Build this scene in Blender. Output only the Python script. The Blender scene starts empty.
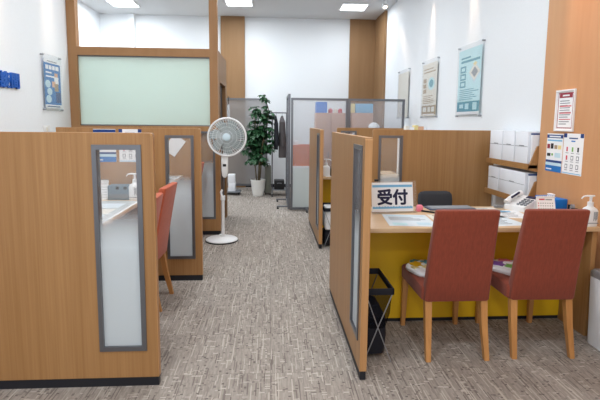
import bpy, bmesh, math, random
from mathutils import Vector, Matrix
PI = math.pi
R = math.radians
rnd = random.Random(7)
scn = bpy.context.scene
col = scn.collection

# ------------------------------------------------------------------ materials
def lin(c):
    c /= 255.0
    return c / 12.92 if c <= 0.04045 else ((c + 0.055) / 1.055) ** 2.4

def rgb(r, g, b):
    return (lin(r), lin(g), lin(b), 1.0)

def new_mat(name):
    m = bpy.data.materials.new(name)
    m.use_nodes = True
    nt = m.node_tree
    nt.nodes.clear()
    out = nt.nodes.new('ShaderNodeOutputMaterial')
    return m, nt, out

def pr(name, c, rough=0.6, metal=0.0, spec=0.4, noise=0.0, nscale=30.0, bump=0.0):
    m, nt, out = new_mat(name)
    b = nt.nodes.new('ShaderNodeBsdfPrincipled')
    b.inputs['Base Color'].default_value = rgb(*c)
    b.inputs['Roughness'].default_value = rough
    b.inputs['Metallic'].default_value = metal
    b.inputs['Specular IOR Level'].default_value = spec
    if noise or bump:
        tc = nt.nodes.new('ShaderNodeTexCoord')
        nz = nt.nodes.new('ShaderNodeTexNoise')
        nz.inputs['Scale'].default_value = nscale
        nz.inputs['Detail'].default_value = 3
        nt.links.new(tc.outputs['Object'], nz.inputs['Vector'])
        if noise:
            mx = nt.nodes.new('ShaderNodeMix')
            mx.data_type = 'RGBA'
            mx.inputs[6].default_value = rgb(*[max(0, v * (1 - noise)) for v in c])
            mx.inputs[7].default_value = rgb(*[min(255, v * (1 + noise)) for v in c])
            nt.links.new(nz.outputs['Fac'], mx.inputs[0])
            nt.links.new(mx.outputs[2], b.inputs['Base Color'])
        if bump:
            bp = nt.nodes.new('ShaderNodeBump')
            bp.inputs['Strength'].default_value = bump
            bp.inputs['Distance'].default_value = 0.002
            nt.links.new(nz.outputs['Fac'], bp.inputs['Height'])
            nt.links.new(bp.outputs[0], b.inputs['Normal'])
    nt.links.new(b.outputs[0], out.inputs[0])
    return m

def wood(name, c0, c1, rough=0.45, axis='z', stretch=(55, 55, 1.6), spec=0.35):
    m, nt, out = new_mat(name)
    b = nt.nodes.new('ShaderNodeBsdfPrincipled')
    tc = nt.nodes.new('ShaderNodeTexCoord')
    oi = nt.nodes.new('ShaderNodeObjectInfo')
    add = nt.nodes.new('ShaderNodeVectorMath'); add.operation = 'ADD'
    mul = nt.nodes.new('ShaderNodeMath'); mul.operation = 'MULTIPLY'; mul.inputs[1].default_value = 13.0
    nt.links.new(oi.outputs['Random'], mul.inputs[0])
    nt.links.new(tc.outputs['Object'], add.inputs[0])
    nt.links.new(mul.outputs[0], add.inputs[1])
    mp = nt.nodes.new('ShaderNodeMapping')
    s = stretch
    if axis == 'x': s = (stretch[2], stretch[0], stretch[1])
    if axis == 'y': s = (stretch[0], stretch[2], stretch[1])
    mp.inputs['Scale'].default_value = s
    nt.links.new(add.outputs[0], mp.inputs['Vector'])
    n1 = nt.nodes.new('ShaderNodeTexNoise'); n1.inputs['Scale'].default_value = 1.0; n1.inputs['Detail'].default_value = 4
    n1.inputs['Distortion'].default_value = 0.4
    nt.links.new(mp.outputs[0], n1.inputs['Vector'])
    mp2 = nt.nodes.new('ShaderNodeMapping'); mp2.inputs['Scale'].default_value = tuple(v * 0.12 for v in s)
    nt.links.new(add.outputs[0], mp2.inputs['Vector'])
    n2 = nt.nodes.new('ShaderNodeTexNoise'); n2.inputs['Scale'].default_value = 1.0; n2.inputs['Detail'].default_value = 2
    nt.links.new(mp2.outputs[0], n2.inputs['Vector'])
    av = nt.nodes.new('ShaderNodeMath'); av.operation = 'ADD'
    nt.links.new(n1.outputs['Fac'], av.inputs[0]); nt.links.new(n2.outputs['Fac'], av.inputs[1])
    rp = nt.nodes.new('ShaderNodeMapRange'); rp.inputs[1].default_value = 0.62; rp.inputs[2].default_value = 1.38
    nt.links.new(av.outputs[0], rp.inputs[0])
    mx = nt.nodes.new('ShaderNodeMix'); mx.data_type = 'RGBA'
    mx.inputs[6].default_value = rgb(*c0); mx.inputs[7].default_value = rgb(*c1)
    nt.links.new(rp.outputs[0], mx.inputs[0])
    nt.links.new(mx.outputs[2], b.inputs['Base Color'])
    b.inputs['Roughness'].default_value = rough
    b.inputs['Specular IOR Level'].default_value = spec
    nt.links.new(b.outputs[0], out.inputs[0])
    return m

def fabric(name, c, var=0.13):
    m, nt, out = new_mat(name)
    b = nt.nodes.new('ShaderNodeBsdfPrincipled')
    tc = nt.nodes.new('ShaderNodeTexCoord')
    mp = nt.nodes.new('ShaderNodeMapping'); mp.inputs['Scale'].default_value = (110, 110, 14)
    nz = nt.nodes.new('ShaderNodeTexNoise'); nz.inputs['Scale'].default_value = 1; nz.inputs['Detail'].default_value = 3
    nt.links.new(tc.outputs['Object'], mp.inputs[0]); nt.links.new(mp.outputs[0], nz.inputs['Vector'])
    mx = nt.nodes.new('ShaderNodeMix'); mx.data_type = 'RGBA'
    mx.inputs[6].default_value = rgb(*[v * (1 - var) for v in c]); mx.inputs[7].default_value = rgb(*[min(255, v * (1 + var)) for v in c])
    nt.links.new(nz.outputs['Fac'], mx.inputs[0]); nt.links.new(mx.outputs[2], b.inputs['Base Color'])
    b.inputs['Roughness'].default_value = 0.85; b.inputs['Specular IOR Level'].default_value = 0.2
    b.inputs['Sheen Weight'].default_value = 0.15
    bp = nt.nodes.new('ShaderNodeBump'); bp.inputs['Strength'].default_value = 0.25; bp.inputs['Distance'].default_value = 0.002
    nt.links.new(nz.outputs['Fac'], bp.inputs['Height']); nt.links.new(bp.outputs[0], b.inputs['Normal'])
    nt.links.new(b.outputs[0], out.inputs[0])
    return m

def clear(name, c, opac, rough=0.4, glossy=0.08, trans=0.5):
    """see-through plastic / frosted sheet: part transparent, part scattering"""
    m, nt, out = new_mat(name)
    t = nt.nodes.new('ShaderNodeBsdfTransparent')
    d = nt.nodes.new('ShaderNodeBsdfDiffuse'); d.inputs[0].default_value = rgb(*c)
    l = nt.nodes.new('ShaderNodeBsdfTranslucent'); l.inputs[0].default_value = rgb(*c)
    g = nt.nodes.new('ShaderNodeBsdfGlossy'); g.inputs['Roughness'].default_value = rough
    m1 = nt.nodes.new('ShaderNodeMixShader'); m1.inputs[0].default_value = trans
    nt.links.new(d.outputs[0], m1.inputs[1]); nt.links.new(l.outputs[0], m1.inputs[2])
    m2 = nt.nodes.new('ShaderNodeMixShader'); m2.inputs[0].default_value = opac
    nt.links.new(t.outputs[0], m2.inputs[1]); nt.links.new(m1.outputs[0], m2.inputs[2])
    m3 = nt.nodes.new('ShaderNodeMixShader'); m3.inputs[0].default_value = glossy
    nt.links.new(m2.outputs[0], m3.inputs[1]); nt.links.new(g.outputs[0], m3.inputs[2])
    nt.links.new(m3.outputs[0], out.inputs[0])
    return m, nt, m2

def frost_film(name):
    m, nt, m2 = clear(name, (222, 231, 236), 0.8, 0.35, 0.07, 0.3)
    tc = nt.nodes.new('ShaderNodeTexCoord')
    sp = nt.nodes.new('ShaderNodeSeparateXYZ')
    mr = nt.nodes.new('ShaderNodeMapRange')
    mr.inputs[1].default_value = 0.97; mr.inputs[2].default_value = 0.78
    mr.inputs[3].default_value = 0.05; mr.inputs[4].default_value = 0.93
    nt.links.new(tc.outputs['Object'], sp.inputs[0]); nt.links.new(sp.outputs['Z'], mr.inputs[0])
    nt.links.new(mr.outputs[0], m2.inputs[0])
    return m

def emit(name, c, s):
    m, nt, out = new_mat(name)
    e = nt.nodes.new('ShaderNodeEmission'); e.inputs[0].default_value = rgb(*c); e.inputs[1].default_value = s
    nt.links.new(e.outputs[0], out.inputs[0])
    return m

def carpet():
    m, nt, out = new_mat('carpet')
    N = nt.nodes.new; L = nt.links.new
    b = N('ShaderNodeBsdfPrincipled')
    tc = N('ShaderNodeTexCoord')
    # a random offset for every half-metre tile
    sc = N('ShaderNodeVectorMath'); sc.operation = 'SCALE'; sc.inputs[3].default_value = 2.0
    L(tc.outputs['Object'], sc.inputs[0])
    fl = N('ShaderNodeVectorMath'); fl.operation = 'FLOOR'; L(sc.outputs[0], fl.inputs[0])
    wn = N('ShaderNodeTexWhiteNoise'); wn.noise_dimensions = '3D'; L(fl.outputs[0], wn.inputs['Vector'])
    off = N('ShaderNodeVectorMath'); off.operation = 'ADD'
    L(tc.outputs['Object'], off.inputs[0]); L(wn.outputs['Color'], off.inputs[1])
    def streak(sx, sy, lo, hi):
        mp = N('ShaderNodeMapping'); mp.inputs['Scale'].default_value = (sx, sy, 1)
        L(off.outputs[0], mp.inputs[0])
        n = N('ShaderNodeTexNoise'); n.inputs['Scale'].default_value = 1; n.inputs['Detail'].default_value = 2
        L(mp.outputs[0], n.inputs['Vector'])
        r = N('ShaderNodeMapRange'); r.inputs[1].default_value = lo; r.inputs[2].default_value = hi
        L(n.outputs['Fac'], r.inputs[0])
        return r.outputs[0]
    def mix(fac, a, bcol):
        x = N('ShaderNodeMix'); x.data_type = 'RGBA'
        L(fac, x.inputs[0])
        if isinstance(a, tuple): x.inputs[6].default_value = a
        else: L(a, x.inputs[6])
        if isinstance(bcol, tuple): x.inputs[7].default_value = bcol
        else: L(bcol, x.inputs[7])
        return x.outputs[2]
    # woven columns: every narrow column of loops has its own thread colours
    def column(width, seg, seed):
        dv = N('ShaderNodeVectorMath'); dv.operation = 'MULTIPLY'; dv.inputs[1].default_value = (1 / width, 1 / seg, 1)
        L(off.outputs[0], dv.inputs[0])
        sp = N('ShaderNodeSeparateXYZ'); L(dv.outputs[0], sp.inputs[0])
        fx = N('ShaderNodeMath'); fx.operation = 'FLOOR'; L(sp.outputs[0], fx.inputs[0])
        w1 = N('ShaderNodeTexWhiteNoise'); w1.noise_dimensions = '1D'; L(fx.outputs[0], w1.inputs['W'])
        sh = N('ShaderNodeMath'); sh.operation = 'ADD'; L(sp.outputs[1], sh.inputs[0]); L(w1.outputs['Value'], sh.inputs[1])
        fy_ = N('ShaderNodeMath'); fy_.operation = 'FLOOR'; L(sh.outputs[0], fy_.inputs[0])
        cb = N('ShaderNodeCombineXYZ'); L(fx.outputs[0], cb.inputs[0]); L(fy_.outputs[0], cb.inputs[1]); cb.inputs[2].default_value = seed
        w2 = N('ShaderNodeTexWhiteNoise'); w2.noise_dimensions = '3D'; L(cb.outputs[0], w2.inputs['Vector'])
        return w2.outputs['Value']
    def ramp(v, lo, hi):
        r = N('ShaderNodeMapRange'); r.inputs[1].default_value = lo; r.inputs[2].default_value = hi; L(v, r.inputs[0]); return r.outputs[0]
    c = mix(column(0.0065, 0.040, 1.0), rgb(148, 139, 132), rgb(170, 162, 153))
    c = mix(ramp(column(0.0065, 0.20, 2.0), 0.88, 0.95), c, rgb(192, 184, 174))
    c = mix(ramp(column(0.0065, 0.12, 3.0), 0.89, 0.96), c, rgb(122, 113, 108))
    c = mix(ramp(column(0.030, 0.010, 4.0), 0.93, 0.99), c, rgb(196, 187, 178))
    c = mix(ramp(column(0.014, 0.010, 5.0), 0.94, 0.99), c, rgb(108, 100, 96))
    # loop rows
    wv = N('ShaderNodeTexWave'); wv.wave_type = 'BANDS'; wv.bands_direction = 'Y'; wv.inputs['Scale'].default_value = 34
    L(tc.outputs['Object'], wv.inputs['Vector'])
    wr = N('ShaderNodeMapRange'); wr.inputs[3].default_value = 0.0; wr.inputs[4].default_value = 0.2
    L(wv.outputs['Fac'], wr.inputs[0])
    c = mix(wr.outputs[0], c, rgb(108, 99, 92))
    hs = N('ShaderNodeHueSaturation'); L(c, hs.inputs['Color'])
    vr = N('ShaderNodeMapRange'); vr.inputs[3].default_value = 0.96; vr.inputs[4].default_value = 1.03
    L(wn.outputs['Value'], vr.inputs[0]); L(vr.outputs[0], hs.inputs['Value'])
    # seams between tiles
    fr = N('ShaderNodeVectorMath'); fr.operation = 'FRACTION'; L(sc.outputs[0], fr.inputs[0])
    sep = N('ShaderNodeSeparateXYZ'); L(fr.outputs[0], sep.inputs[0])
    mn = N('ShaderNodeMath'); mn.operation = 'MINIMUM'; L(sep.outputs[0], mn.inputs[0]); L(sep.outputs[1], mn.inputs[1])
    lt = N('ShaderNodeMath'); lt.operation = 'LESS_THAN'; lt.inputs[1].default_value = 0.008; L(mn.outputs[0], lt.inputs[0])
    sm = N('ShaderNodeMath'); sm.operation = 'MULTIPLY'; sm.inputs[1].default_value = 0.3; L(lt.outputs[0], sm.inputs[0])
    c2 = mix(sm.outputs[0], hs.outputs[0], rgb(90, 80, 76))
    L(c2, b.inputs['Base Color'])
    b.inputs['Roughness'].default_value = 0.95; b.inputs['Specular IOR Level'].default_value = 0.1
    L(b.outputs[0], out.inputs[0])
    return m

M = {}
M['carpet'] = carpet()
M['white_wall'] = pr('white_wallpaper', (234, 238, 242), 0.85, noise=0.012, nscale=60, spec=0.2)
M['ceiling'] = pr('ceiling_board', (212, 213, 214), 0.9, noise=0.015, nscale=90, spec=0.1)
M['wood'] = wood('oak_veneer', (152, 109, 64), (176, 133, 86), rough=0.38, stretch=(120, 120, 1.8), spec=0.5)
M['wood_h'] = wood('oak_veneer_flat', (208, 174, 134), (226, 196, 160), axis='x', rough=0.35)
M['wood_edge'] = wood('oak_edge_lit', (172, 126, 80), (194, 148, 100), rough=0.4)  # divider oak made lighter: light falling on the top edges, put into the colour
M['wood_wall'] = wood('wall_veneer', (196, 145, 102), (208, 158, 115), rough=0.5, stretch=(14, 14, 1.0), spec=0.25)
M['wood_dark'] = wood('column_veneer', (140, 108, 76), (152, 119, 86), rough=0.55, stretch=(14, 14, 1.0), spec=0.2)
M['wood_post'] = wood('post_veneer', (158, 118, 80), (172, 131, 92), rough=0.5, stretch=(14, 14, 1.0), spec=0.25)
M['wood_leg'] = wood('beech_leg', (176, 122, 70), (204, 150, 92), rough=0.4)
M['kick'] = pr('dark_kick', (30, 31, 38), 0.5)
M['alu'] = pr('grey_aluminium', (120, 122, 128), 0.32, 0.8)
M['alu_l'] = pr('pale_aluminium', (170, 174, 180), 0.35, 0.6)
M['chrome'] = pr('chrome', (200, 202, 205), 0.2, 1.0)
M['frost'] = frost_film('frosted_gradient_glass')
M['green_glass'] = clear('frosted_green_glass', (226, 240, 233), 0.88, 0.3, 0.05, 0.55)[0]
M['clear'] = clear('clear_glass', (235, 240, 240), 0.03, 0.05, 0.04, 0.3)[0]
M['acrylic'] = clear('clear_acrylic', (225, 235, 240), 0.06, 0.08, 0.08, 0.3)[0]
M['screen'] = clear('translucent_screen', (190, 196, 208), 0.20, 0.25, 0.04, 0.4)[0]
M['screen_low'] = clear('milky_screen', (226, 234, 234), 0.72, 0.25, 0.04, 0.3)[0]
M['vinyl'] = clear('clear_vinyl', (225, 230, 235), 0.4, 0.2, 0.08, 0.4)[0]
M['screen_grey'] = clear('smoky_screen', (165, 162, 162), 0.55, 0.3, 0.04, 0.35)[0]
M['orange'] = fabric('orange_fabric_shaded', (136, 65, 48))  # chair fabric darkened, the weaker light at the reception desk painted in
M['orange_b'] = fabric('orange_fabric_lit', (184, 92, 64))  # same chair fabric brightened, stronger light on the left chairs painted in
M['yellow'] = pr('mustard_panel', (228, 182, 26), 0.5, noise=0.03, nscale=8)
M['white'] = pr('white_plastic', (236, 237, 238), 0.35)
M['paper'] = pr('white_paper', (240, 241, 243), 0.7, spec=0.2)
M['box_white'] = pr('white_box_card', (236, 239, 245), 0.6, spec=0.2)
M['leg_grey'] = pr('grey_steel_leg', (150, 152, 156), 0.45, 0.3)
M['slate'] = pr('slate_blue', (74, 84, 110), 0.4)
M['grey'] = pr('grey_plastic', (120, 124, 130), 0.5)
M['dgrey'] = pr('dark_grey_fabric', (58, 60, 66), 0.8, noise=0.08, nscale=120)
M['black'] = pr('black_plastic', (24, 25, 28), 0.45)
M['navy'] = pr('navy_mesh', (22, 24, 34), 0.8, noise=0.1, nscale=150)
M['navy_net'] = clear('dark_netting', (22, 24, 34), 0.55, 0.5, 0.0, 0.2)[0]
M['ink'] = pr('navy_ink', (26, 28, 62), 0.6)
M['ink_grey'] = pr('grey_ink', (140, 144, 150), 0.7)
M['blue'] = pr('logo_blue', (14, 84, 178), 0.4)
M['pblue'] = pr('poster_blue', (34, 116, 190), 0.5)
M['pblue_d'] = pr('poster_navy', (24, 62, 128), 0.5)
M['sky'] = pr('light_blue', (120, 182, 220), 0.5)
M['sky_l'] = pr('pale_blue_paper', (196, 222, 234), 0.6)
M['sheet_blue'] = pr('bluish_paper', (218, 230, 238), 0.5)
M['mat_grey'] = pr('mat_grey', (206, 212, 214), 0.25)
M['teal'] = pr('poster_teal', (70, 150, 168), 0.5)
M['aqua'] = pr('poster_aqua', (192, 230, 236), 0.5)
M['cream'] = pr('poster_cream', (226, 222, 212), 0.6)
M['tan'] = pr('poster_tan', (168, 146, 118), 0.6)
M['yel_l'] = pr('pale_yellow', (232, 214, 150), 0.6)
M['red'] = pr('dark_red', (150, 42, 58), 0.6)
M['rose'] = pr('rose_red', (206, 84, 96), 0.6)
M['pink'] = pr('pink', (232, 130, 150), 0.6)
M['green'] = pr('fresh_green', (120, 176, 90), 0.6)
M['purple'] = pr('purple', (130, 84, 160), 0.6)
M['skin_tone'] = pr('printed_peach', (226, 178, 146), 0.6)
M['tissue'] = pr('tissue_box_blue', (4, 118, 214), 0.4)
M['coat_b'] = pr('black_coat_cloth', (34, 35, 42), 0.9, noise=0.1, nscale=60)
M['coat_g'] = pr('grey_coat_cloth', (84, 80, 82), 0.9, noise=0.1, nscale=60)
M['pot'] = pr('white_ceramic', (226, 226, 222), 0.3)
M['soil'] = pr('potting_soil', (58, 44, 34), 0.95, noise=0.3, nscale=80)
M['bark'] = pr('plant_stem', (96, 84, 62), 0.8, noise=0.15, nscale=40)
M['leaf'] = pr('glossy_leaf', (46, 84, 54), 0.35, noise=0.35, nscale=9, spec=0.5)
M['cab_beige'] = pr('beige_locker_metal', (190, 152, 130), 0.5, noise=0.02)
M['case'] = pr('olive_grey_case', (120, 122, 112), 0.5)
M['orange_case'] = wood('orange_wood', (222, 112, 50), (236, 130, 70), axis='x')
M['lamp'] = emit('lamp_diffuser', (246, 250, 255), 9.0)
M['spot_glow'] = emit('spot_bulb', (255, 226, 196), 18.0)
M['fan_wire'] = pr('fan_wire', (232, 237, 240), 0.4)
M['fan_blade'] = clear('smoky_fan_blade', (176, 190, 192), 0.6, 0.3, 0.06, 0.4)[0]
M['fan_hub'] = pr('fan_hub_blue', (206, 226, 236), 0.4)
M['steel'] = pr('bin_white', (240, 242, 246), 0.4)
M['door_dark'] = pr('dark_door', (52, 44, 40), 0.5)

# ------------------------------------------------------------------ mesh helpers
class MB:
    def __init__(s): s.bm = bmesh.new()
    def _faces(s, fs, m, smooth=True):
        for f in fs: f.material_index = m; f.smooth = smooth
    def box(s, x0, x1, y0, y1, z0, z1, bev=0.0, m=0, seg=2):
        b = bmesh.new()
        bmesh.ops.create_cube(b, size=1.0)
        for v in b.verts:
            v.co = Vector(((x0 + x1) / 2 + v.co.x * (x1 - x0), (y0 + y1) / 2 + v.co.y * (y1 - y0), (z0 + z1) / 2 + v.co.z * (z1 - z0)))
        if bev: bmesh.ops.bevel(b, geom=list(b.edges), offset=bev, segments=seg, profile=0.5, affect='EDGES', clamp_overlap=True)
        s._merge(b, m); return s
    def _merge(s, b, m, mat=None):
        if mat is not None: bmesh.ops.transform(b, matrix=mat, verts=b.verts)
        for f in b.faces: f.material_index = m; f.smooth = True
        me = bpy.data.meshes.new('tmp'); b.to_mesh(me); b.free()
        s.bm.from_mesh(me); bpy.data.meshes.remove(me)
    def obox(s, c, size, rot, bev=0.0, m=0):
        b = bmesh.new(); bmesh.ops.create_cube(b, size=1.0)
        for v in b.verts: v.co = Vector((v.co.x * size[0], v.co.y * size[1], v.co.z * size[2]))
        if bev: bmesh.ops.bevel(b, geom=list(b.edges), offset=bev, segments=2, profile=0.5, affect='EDGES', clamp_overlap=True)
        s._merge(b, m, Matrix.Translation(c) @ rot.to_4x4()); return s
    def loft(s, secs, m=0, caps=True):
        bm = s.bm; rows = [[bm.verts.new(p) for p in sec] for sec in secs]; n = len(rows[0]); fs = []
        for a, b in zip(rows, rows[1:]):
            for i in range(n): fs.append(bm.faces.new((a[i], a[(i + 1) % n], b[(i + 1) % n], b[i])))
        if caps:
            fs.append(bm.faces.new(rows[0][::-1])); fs.append(bm.faces.new(rows[-1]))
        s._faces(fs, m); return s
    def tube(s, pts, r, seg=8, m=0):
        pts = [Vector(p) for p in pts]; rs = r if isinstance(r, (list, tuple)) else [r] * len(pts); secs = []; prev = None
        for i, p in enumerate(pts):
            t = (pts[min(i + 1, len(pts) - 1)] - pts[max(i - 1, 0)]).normalized()
            if prev is None:
                a = Vector((0, 0, 1)) if abs(t.z) < 0.9 else Vector((1, 0, 0)); u = t.cross(a).normalized()
            else: u = (prev - t * prev.dot(t)).normalized()
            prev = u; v = t.cross(u)
            secs.append([p + (u * math.cos(2 * PI * k / seg) + v * math.sin(2 * PI * k / seg)) * rs[i] for k in range(seg)])
        return s.loft(secs, m)
    def ring(s, c, rad, r, axis='y', n=40, seg=6, m=0):
        c = Vector(c); secs = []
        for i in range(n):
            a = 2 * PI * i / n
            d = Vector((math.cos(a), 0, math.sin(a))) if axis == 'y' else Vector((math.cos(a), math.sin(a), 0))
            ax = Vector((0, 1, 0)) if axis == 'y' else Vector((0, 0, 1))
            secs.append([c + d * rad + (d * math.cos(2 * PI * k / seg) + ax * math.sin(2 * PI * k / seg)) * r for k in range(seg)])
        bm = s.bm; rows = [[bm.verts.new(p) for p in sec] for sec in secs]; fs = []
        for i in range(n):
            a, b = rows[i], rows[(i + 1) % n]
            for k in range(seg): fs.append(bm.faces.new((a[k], a[(k + 1) % seg], b[(k + 1) % seg], b[k])))
        s._faces(fs, m); return s
    def lathe(s, prof, c=(0, 0, 0), n=28, m=0, mat=None):
        b = bmesh.new(); rows = []
        for r, z in prof:
            rows.append([b.verts.new((max(r, 1e-4) * math.cos(2 * PI * k / n), max(r, 1e-4) * math.sin(2 * PI * k / n), z)) for k in range(n)])
        for a, d in zip(rows, rows[1:]):
            for k in range(n): b.faces.new((a[k], a[(k + 1) % n], d[(k + 1) % n], d[k]))
        b.faces.new(rows[0][::-1]); b.faces.new(rows[-1])
        T = Matrix.Translation(c)
        s._merge(b, m, T @ mat if mat is not None else T); return s
    def plate_hole(s, L, H, hx0, hx1, hz0, hz1, y0, y1, m=0, z0=0.0, x0=0.0):
        xs = [x0, hx0, hx1, L]; zs = [z0, hz0, hz1, H]; bm = s.bm; fs = []
        V = {(i, k, j): bm.verts.new((xs[i], y, zs[j])) for i in range(4) for j in range(4) for k, y in enumerate((y0, y1))}
        for i in range(3):
            for j in range(3):
                if (i, j) == (1, 1): continue
                fs.append(bm.faces.new((V[i, 0, j], V[i + 1, 0, j], V[i + 1, 0, j + 1], V[i, 0, j + 1])))
                fs.append(bm.faces.new((V[i, 1, j], V[i, 1, j + 1], V[i + 1, 1, j + 1], V[i + 1, 1, j])))
        for i in range(3):
            for j in (0, 3):
                q = (V[i, 0, j], V[i, 1, j], V[i + 1, 1, j], V[i + 1, 0, j]); fs.append(bm.faces.new(q if j == 0 else q[::-1]))
                q = (V[j, 0, i], V[j, 0, i + 1], V[j, 1, i + 1], V[j, 1, i]); fs.append(bm.faces.new(q if j == 0 else q[::-1]))
        for a, b in (((1, 1), (2, 1)), ((2, 1), (2, 2)), ((2, 2), (1, 2)), ((1, 2), (1, 1))):
            fs.append(bm.faces.new((V[a[0], 0, a[1]], V[a[0], 1, a[1]], V[b[0], 1, b[1]], V[b[0], 0, b[1]])))
        s._faces(fs, m); return s
    def build(s, name, mats, parent=None, loc=None, rz=None, angle=35):
        bmesh.ops.recalc_face_normals(s.bm, faces=s.bm.faces)
        me = bpy.data.meshes.new(name); s.bm.to_mesh(me); s.bm.free()
        for m in (mats if isinstance(mats, (list, tuple)) else [mats]): me.materials.append(M[m] if isinstance(m, str) else m)
        me.set_sharp_from_angle(angle=R(angle))
        o = bpy.data.objects.new(name, me); col.objects.link(o)
        if parent is not None: o.parent = parent
        if loc is not None: o.location = loc
        if rz is not None: o.rotation_euler = (0, 0, rz)
        return o

def rrect(cx, cy, z, hx, hy, r, n=4):
    pts = []
    r = min(r, hx * 0.999, hy * 0.999)
    for sx, sy, a0 in ((1, 1, 0), (-1, 1, 90), (-1, -1, 180), (1, -1, 270)):
        for k in range(n + 1):
            a = R(a0 + 90 * k / n)
            pts.append(Vector((cx + sx * (hx - r) + r * math.cos(a), cy + sy * (hy - r) + r * math.sin(a), z)))
    return pts

def tag(o, label, cat, group=None, kind='thing'):
    o['label'] = label; o['category'] = cat; o['kind'] = kind
    if group: o['group'] = group
    return o

def empty(name, loc, label, cat, rz=0.0, group=None):
    o = bpy.data.objects.new(name, None); col.objects.link(o)
    o.empty_display_size = 0.1
    o.location = loc; o.rotation_euler = (0, 0, rz)
    return tag(o, label, cat, group)

def struct(o):
    o['kind'] = 'structure'; return o

def copy_tree(o, loc, rz, label, group=None):
    c = o.copy(); col.objects.link(c); c.location = loc; c.rotation_euler = (0, 0, rz)
    c['label'] = label
    if group: c['group'] = group
    for ch in list(o.children):
        d = ch.copy(); col.objects.link(d); d.parent = c
        for g in list(ch.children):
            e = g.copy(); col.objects.link(e); e.parent = d
    return c

def text_mesh(body, size, bold=0.0, extrude=0.0):
    c = bpy.data.curves.new('lettering', 'FONT'); c.body = body; c.size = size; c.extrude = extrude
    o = bpy.data.objects.new('lettering', c); col.objects.link(o)
    bpy.context.view_layer.update()
    me = bpy.data.meshes.new_from_object(o.evaluated_get(bpy.context.evaluated_depsgraph_get()))
    bpy.data.objects.remove(o); bpy.data.curves.remove(c)
    xs = [v.co.x for v in me.vertices]; ys = [v.co.y for v in me.vertices]
    me.transform(Matrix.Translation((-(min(xs) + max(xs)) / 2, -(min(ys) + max(ys)) / 2, 0)))
    bm = bmesh.new()
    steps = [(0, 0)] + ([(bold * math.cos(k * PI / 4), bold * math.sin(k * PI / 4)) for k in range(8)] if bold else [])
    for i, (dx, dy) in enumerate(steps):        # thick strokes: the thin glyph laid down nine times
        m2 = me.copy(); m2.transform(Matrix.Translation((dx, dy, -0.00002 * i))); bm.from_mesh(m2); bpy.data.meshes.remove(m2)
    bm.to_mesh(me); bm.free()
    me.transform(Matrix.Rotation(PI / 2, 4, 'X'))
    return me

# ------------------------------------------------------------------ room
WR, WL, YB, ZC = 2.32, -2.475, 10.15, 3.68
YF = -2.6
GY = 5.86                                    # front of the glazed office
struct(MB().box(-3.7, 2.6, YF - 1.0, YB + 0.1, -0.06, 0.0).build('floor', 'carpet'))
struct(MB().box(-3.7, 2.6, YF, YB + 0.1, ZC, ZC + 0.08).build('ceiling', 'ceiling'))
struct(MB().box(-3.7, 2.6, YB, YB + 0.1, 0, ZC).build('wall_back', 'white_wall'))
struct(MB().box(WR, WR + 0.1, 3.72, YB, 0, ZC).build('wall_right', 'white_wall'))
struct(MB().box(2.27, WR + 0.1, YF, 3.72, 0, ZC).build('trim_5', 'wood_wall'))
struct(MB().box(WL - 0.1, WL, YF, GY, 0, ZC).build('wall_left', 'white_wall'))
struct(MB().box(-3.6, WL - 0.1, GY, GY + 0.1, 0, ZC).build('wall_front', 'white_wall'))
struct(MB().box(-3.7, -3.6, GY, YB, 0, ZC).build('wall_left_rear', 'white_wall'))
struct(MB().box(-2.98, -2.86, YB - 0.12, YB, 0, ZC).build('trim_1', 'white_wall'))
struct(MB().box(-1.07, -0.56, YB - 0.08, YB, 0, ZC).build('trim_2', 'wood_dark'))
struct(MB().box(1.72, WR, YB - 0.06, YB, 0, ZC).box(WR - 0.05, WR, 9.25, YB - 0.06, 0, ZC).build('trim_3', 'wood_dark'))
struct(MB().box(WR - 0.012, WR, 4.9, 9.25, 0, 0.07).build('baseboard_right', 'kick'))
struct(MB().box(-3.6, -1.07, YB - 0.012, YB, 0, 0.07).box(-0.56, 1.72, YB - 0.012, YB, 0, 0.07).build('baseboard_back', 'kick'))
struct(MB().box(WL, WL + 0.012, YF, GY, 0, 0.07).build('baseboard_left', 'kick'))
struct(MB().box(2.258, 2.27, YF, 3.72, 0, 0.07).build('trim_6', 'kick'))
# glazed office at the left rear: posts, beam, sill wall, panes
f = MB()
f.box(-2.475, -2.372, GY, GY + 0.1, 0, ZC).box(-0.765, -0.665, GY, GY + 0.1, 0, ZC)
f.box(-2.372, -0.765, GY, GY + 0.1, 2.245, 2.345)
f.box(-2.372, -0.765, GY, GY + 0.1, 1.33, 1.385)
fr = struct(f.build('window_1', 'wood_post'))
MB().box(-2.372, -0.765, GY + 0.045, GY + 0.055, 1.385, 2.245).build('frosted_pane', 'green_glass', fr)
MB().box(-2.372, -0.765, GY + 0.045, GY + 0.055, 2.345, ZC).build('clear_pane', 'clear', fr)
MB().box(-2.372, -0.765, GY + 0.035, GY + 0.045, 1.385, 1.40).box(-2.372, -0.765, GY + 0.035, GY + 0.045, 2.232, 2.245).build('pane_bead', 'alu', fr)
struct(MB().box(-2.372, -0.765, GY + 0.02, GY + 0.08, 0, 1.33).build('trim_4', 'wood'))
struct(MB().box(-0.765, -0.665, GY + 0.1, 6.12, 0, 2.345).box(-0.765, -0.665, 6.12, 6.86, 1.96, 2.345).box(-0.765, -0.665, 6.86, 7.0, 0, 2.345).build('wall_office_side', 'wood_dark'))
dr = struct(MB().box(-0.755, -0.715, 6.12, 6.86, 0, 1.96).build('door_1', 'door_dark'))
MB().tube([(-0.700, 6.22, 0.9), (-0.672, 6.22, 0.9), (-0.672, 6.22, 1.1), (-0.700, 6.22, 1.1)], 0.009).box(-0.715, -0.698, 6.205, 6.235, 0.885, 0.915).box(-0.715, -0.698, 6.205, 6.235, 1.085, 1.115).build('door_handle', 'alu', dr)
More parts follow.
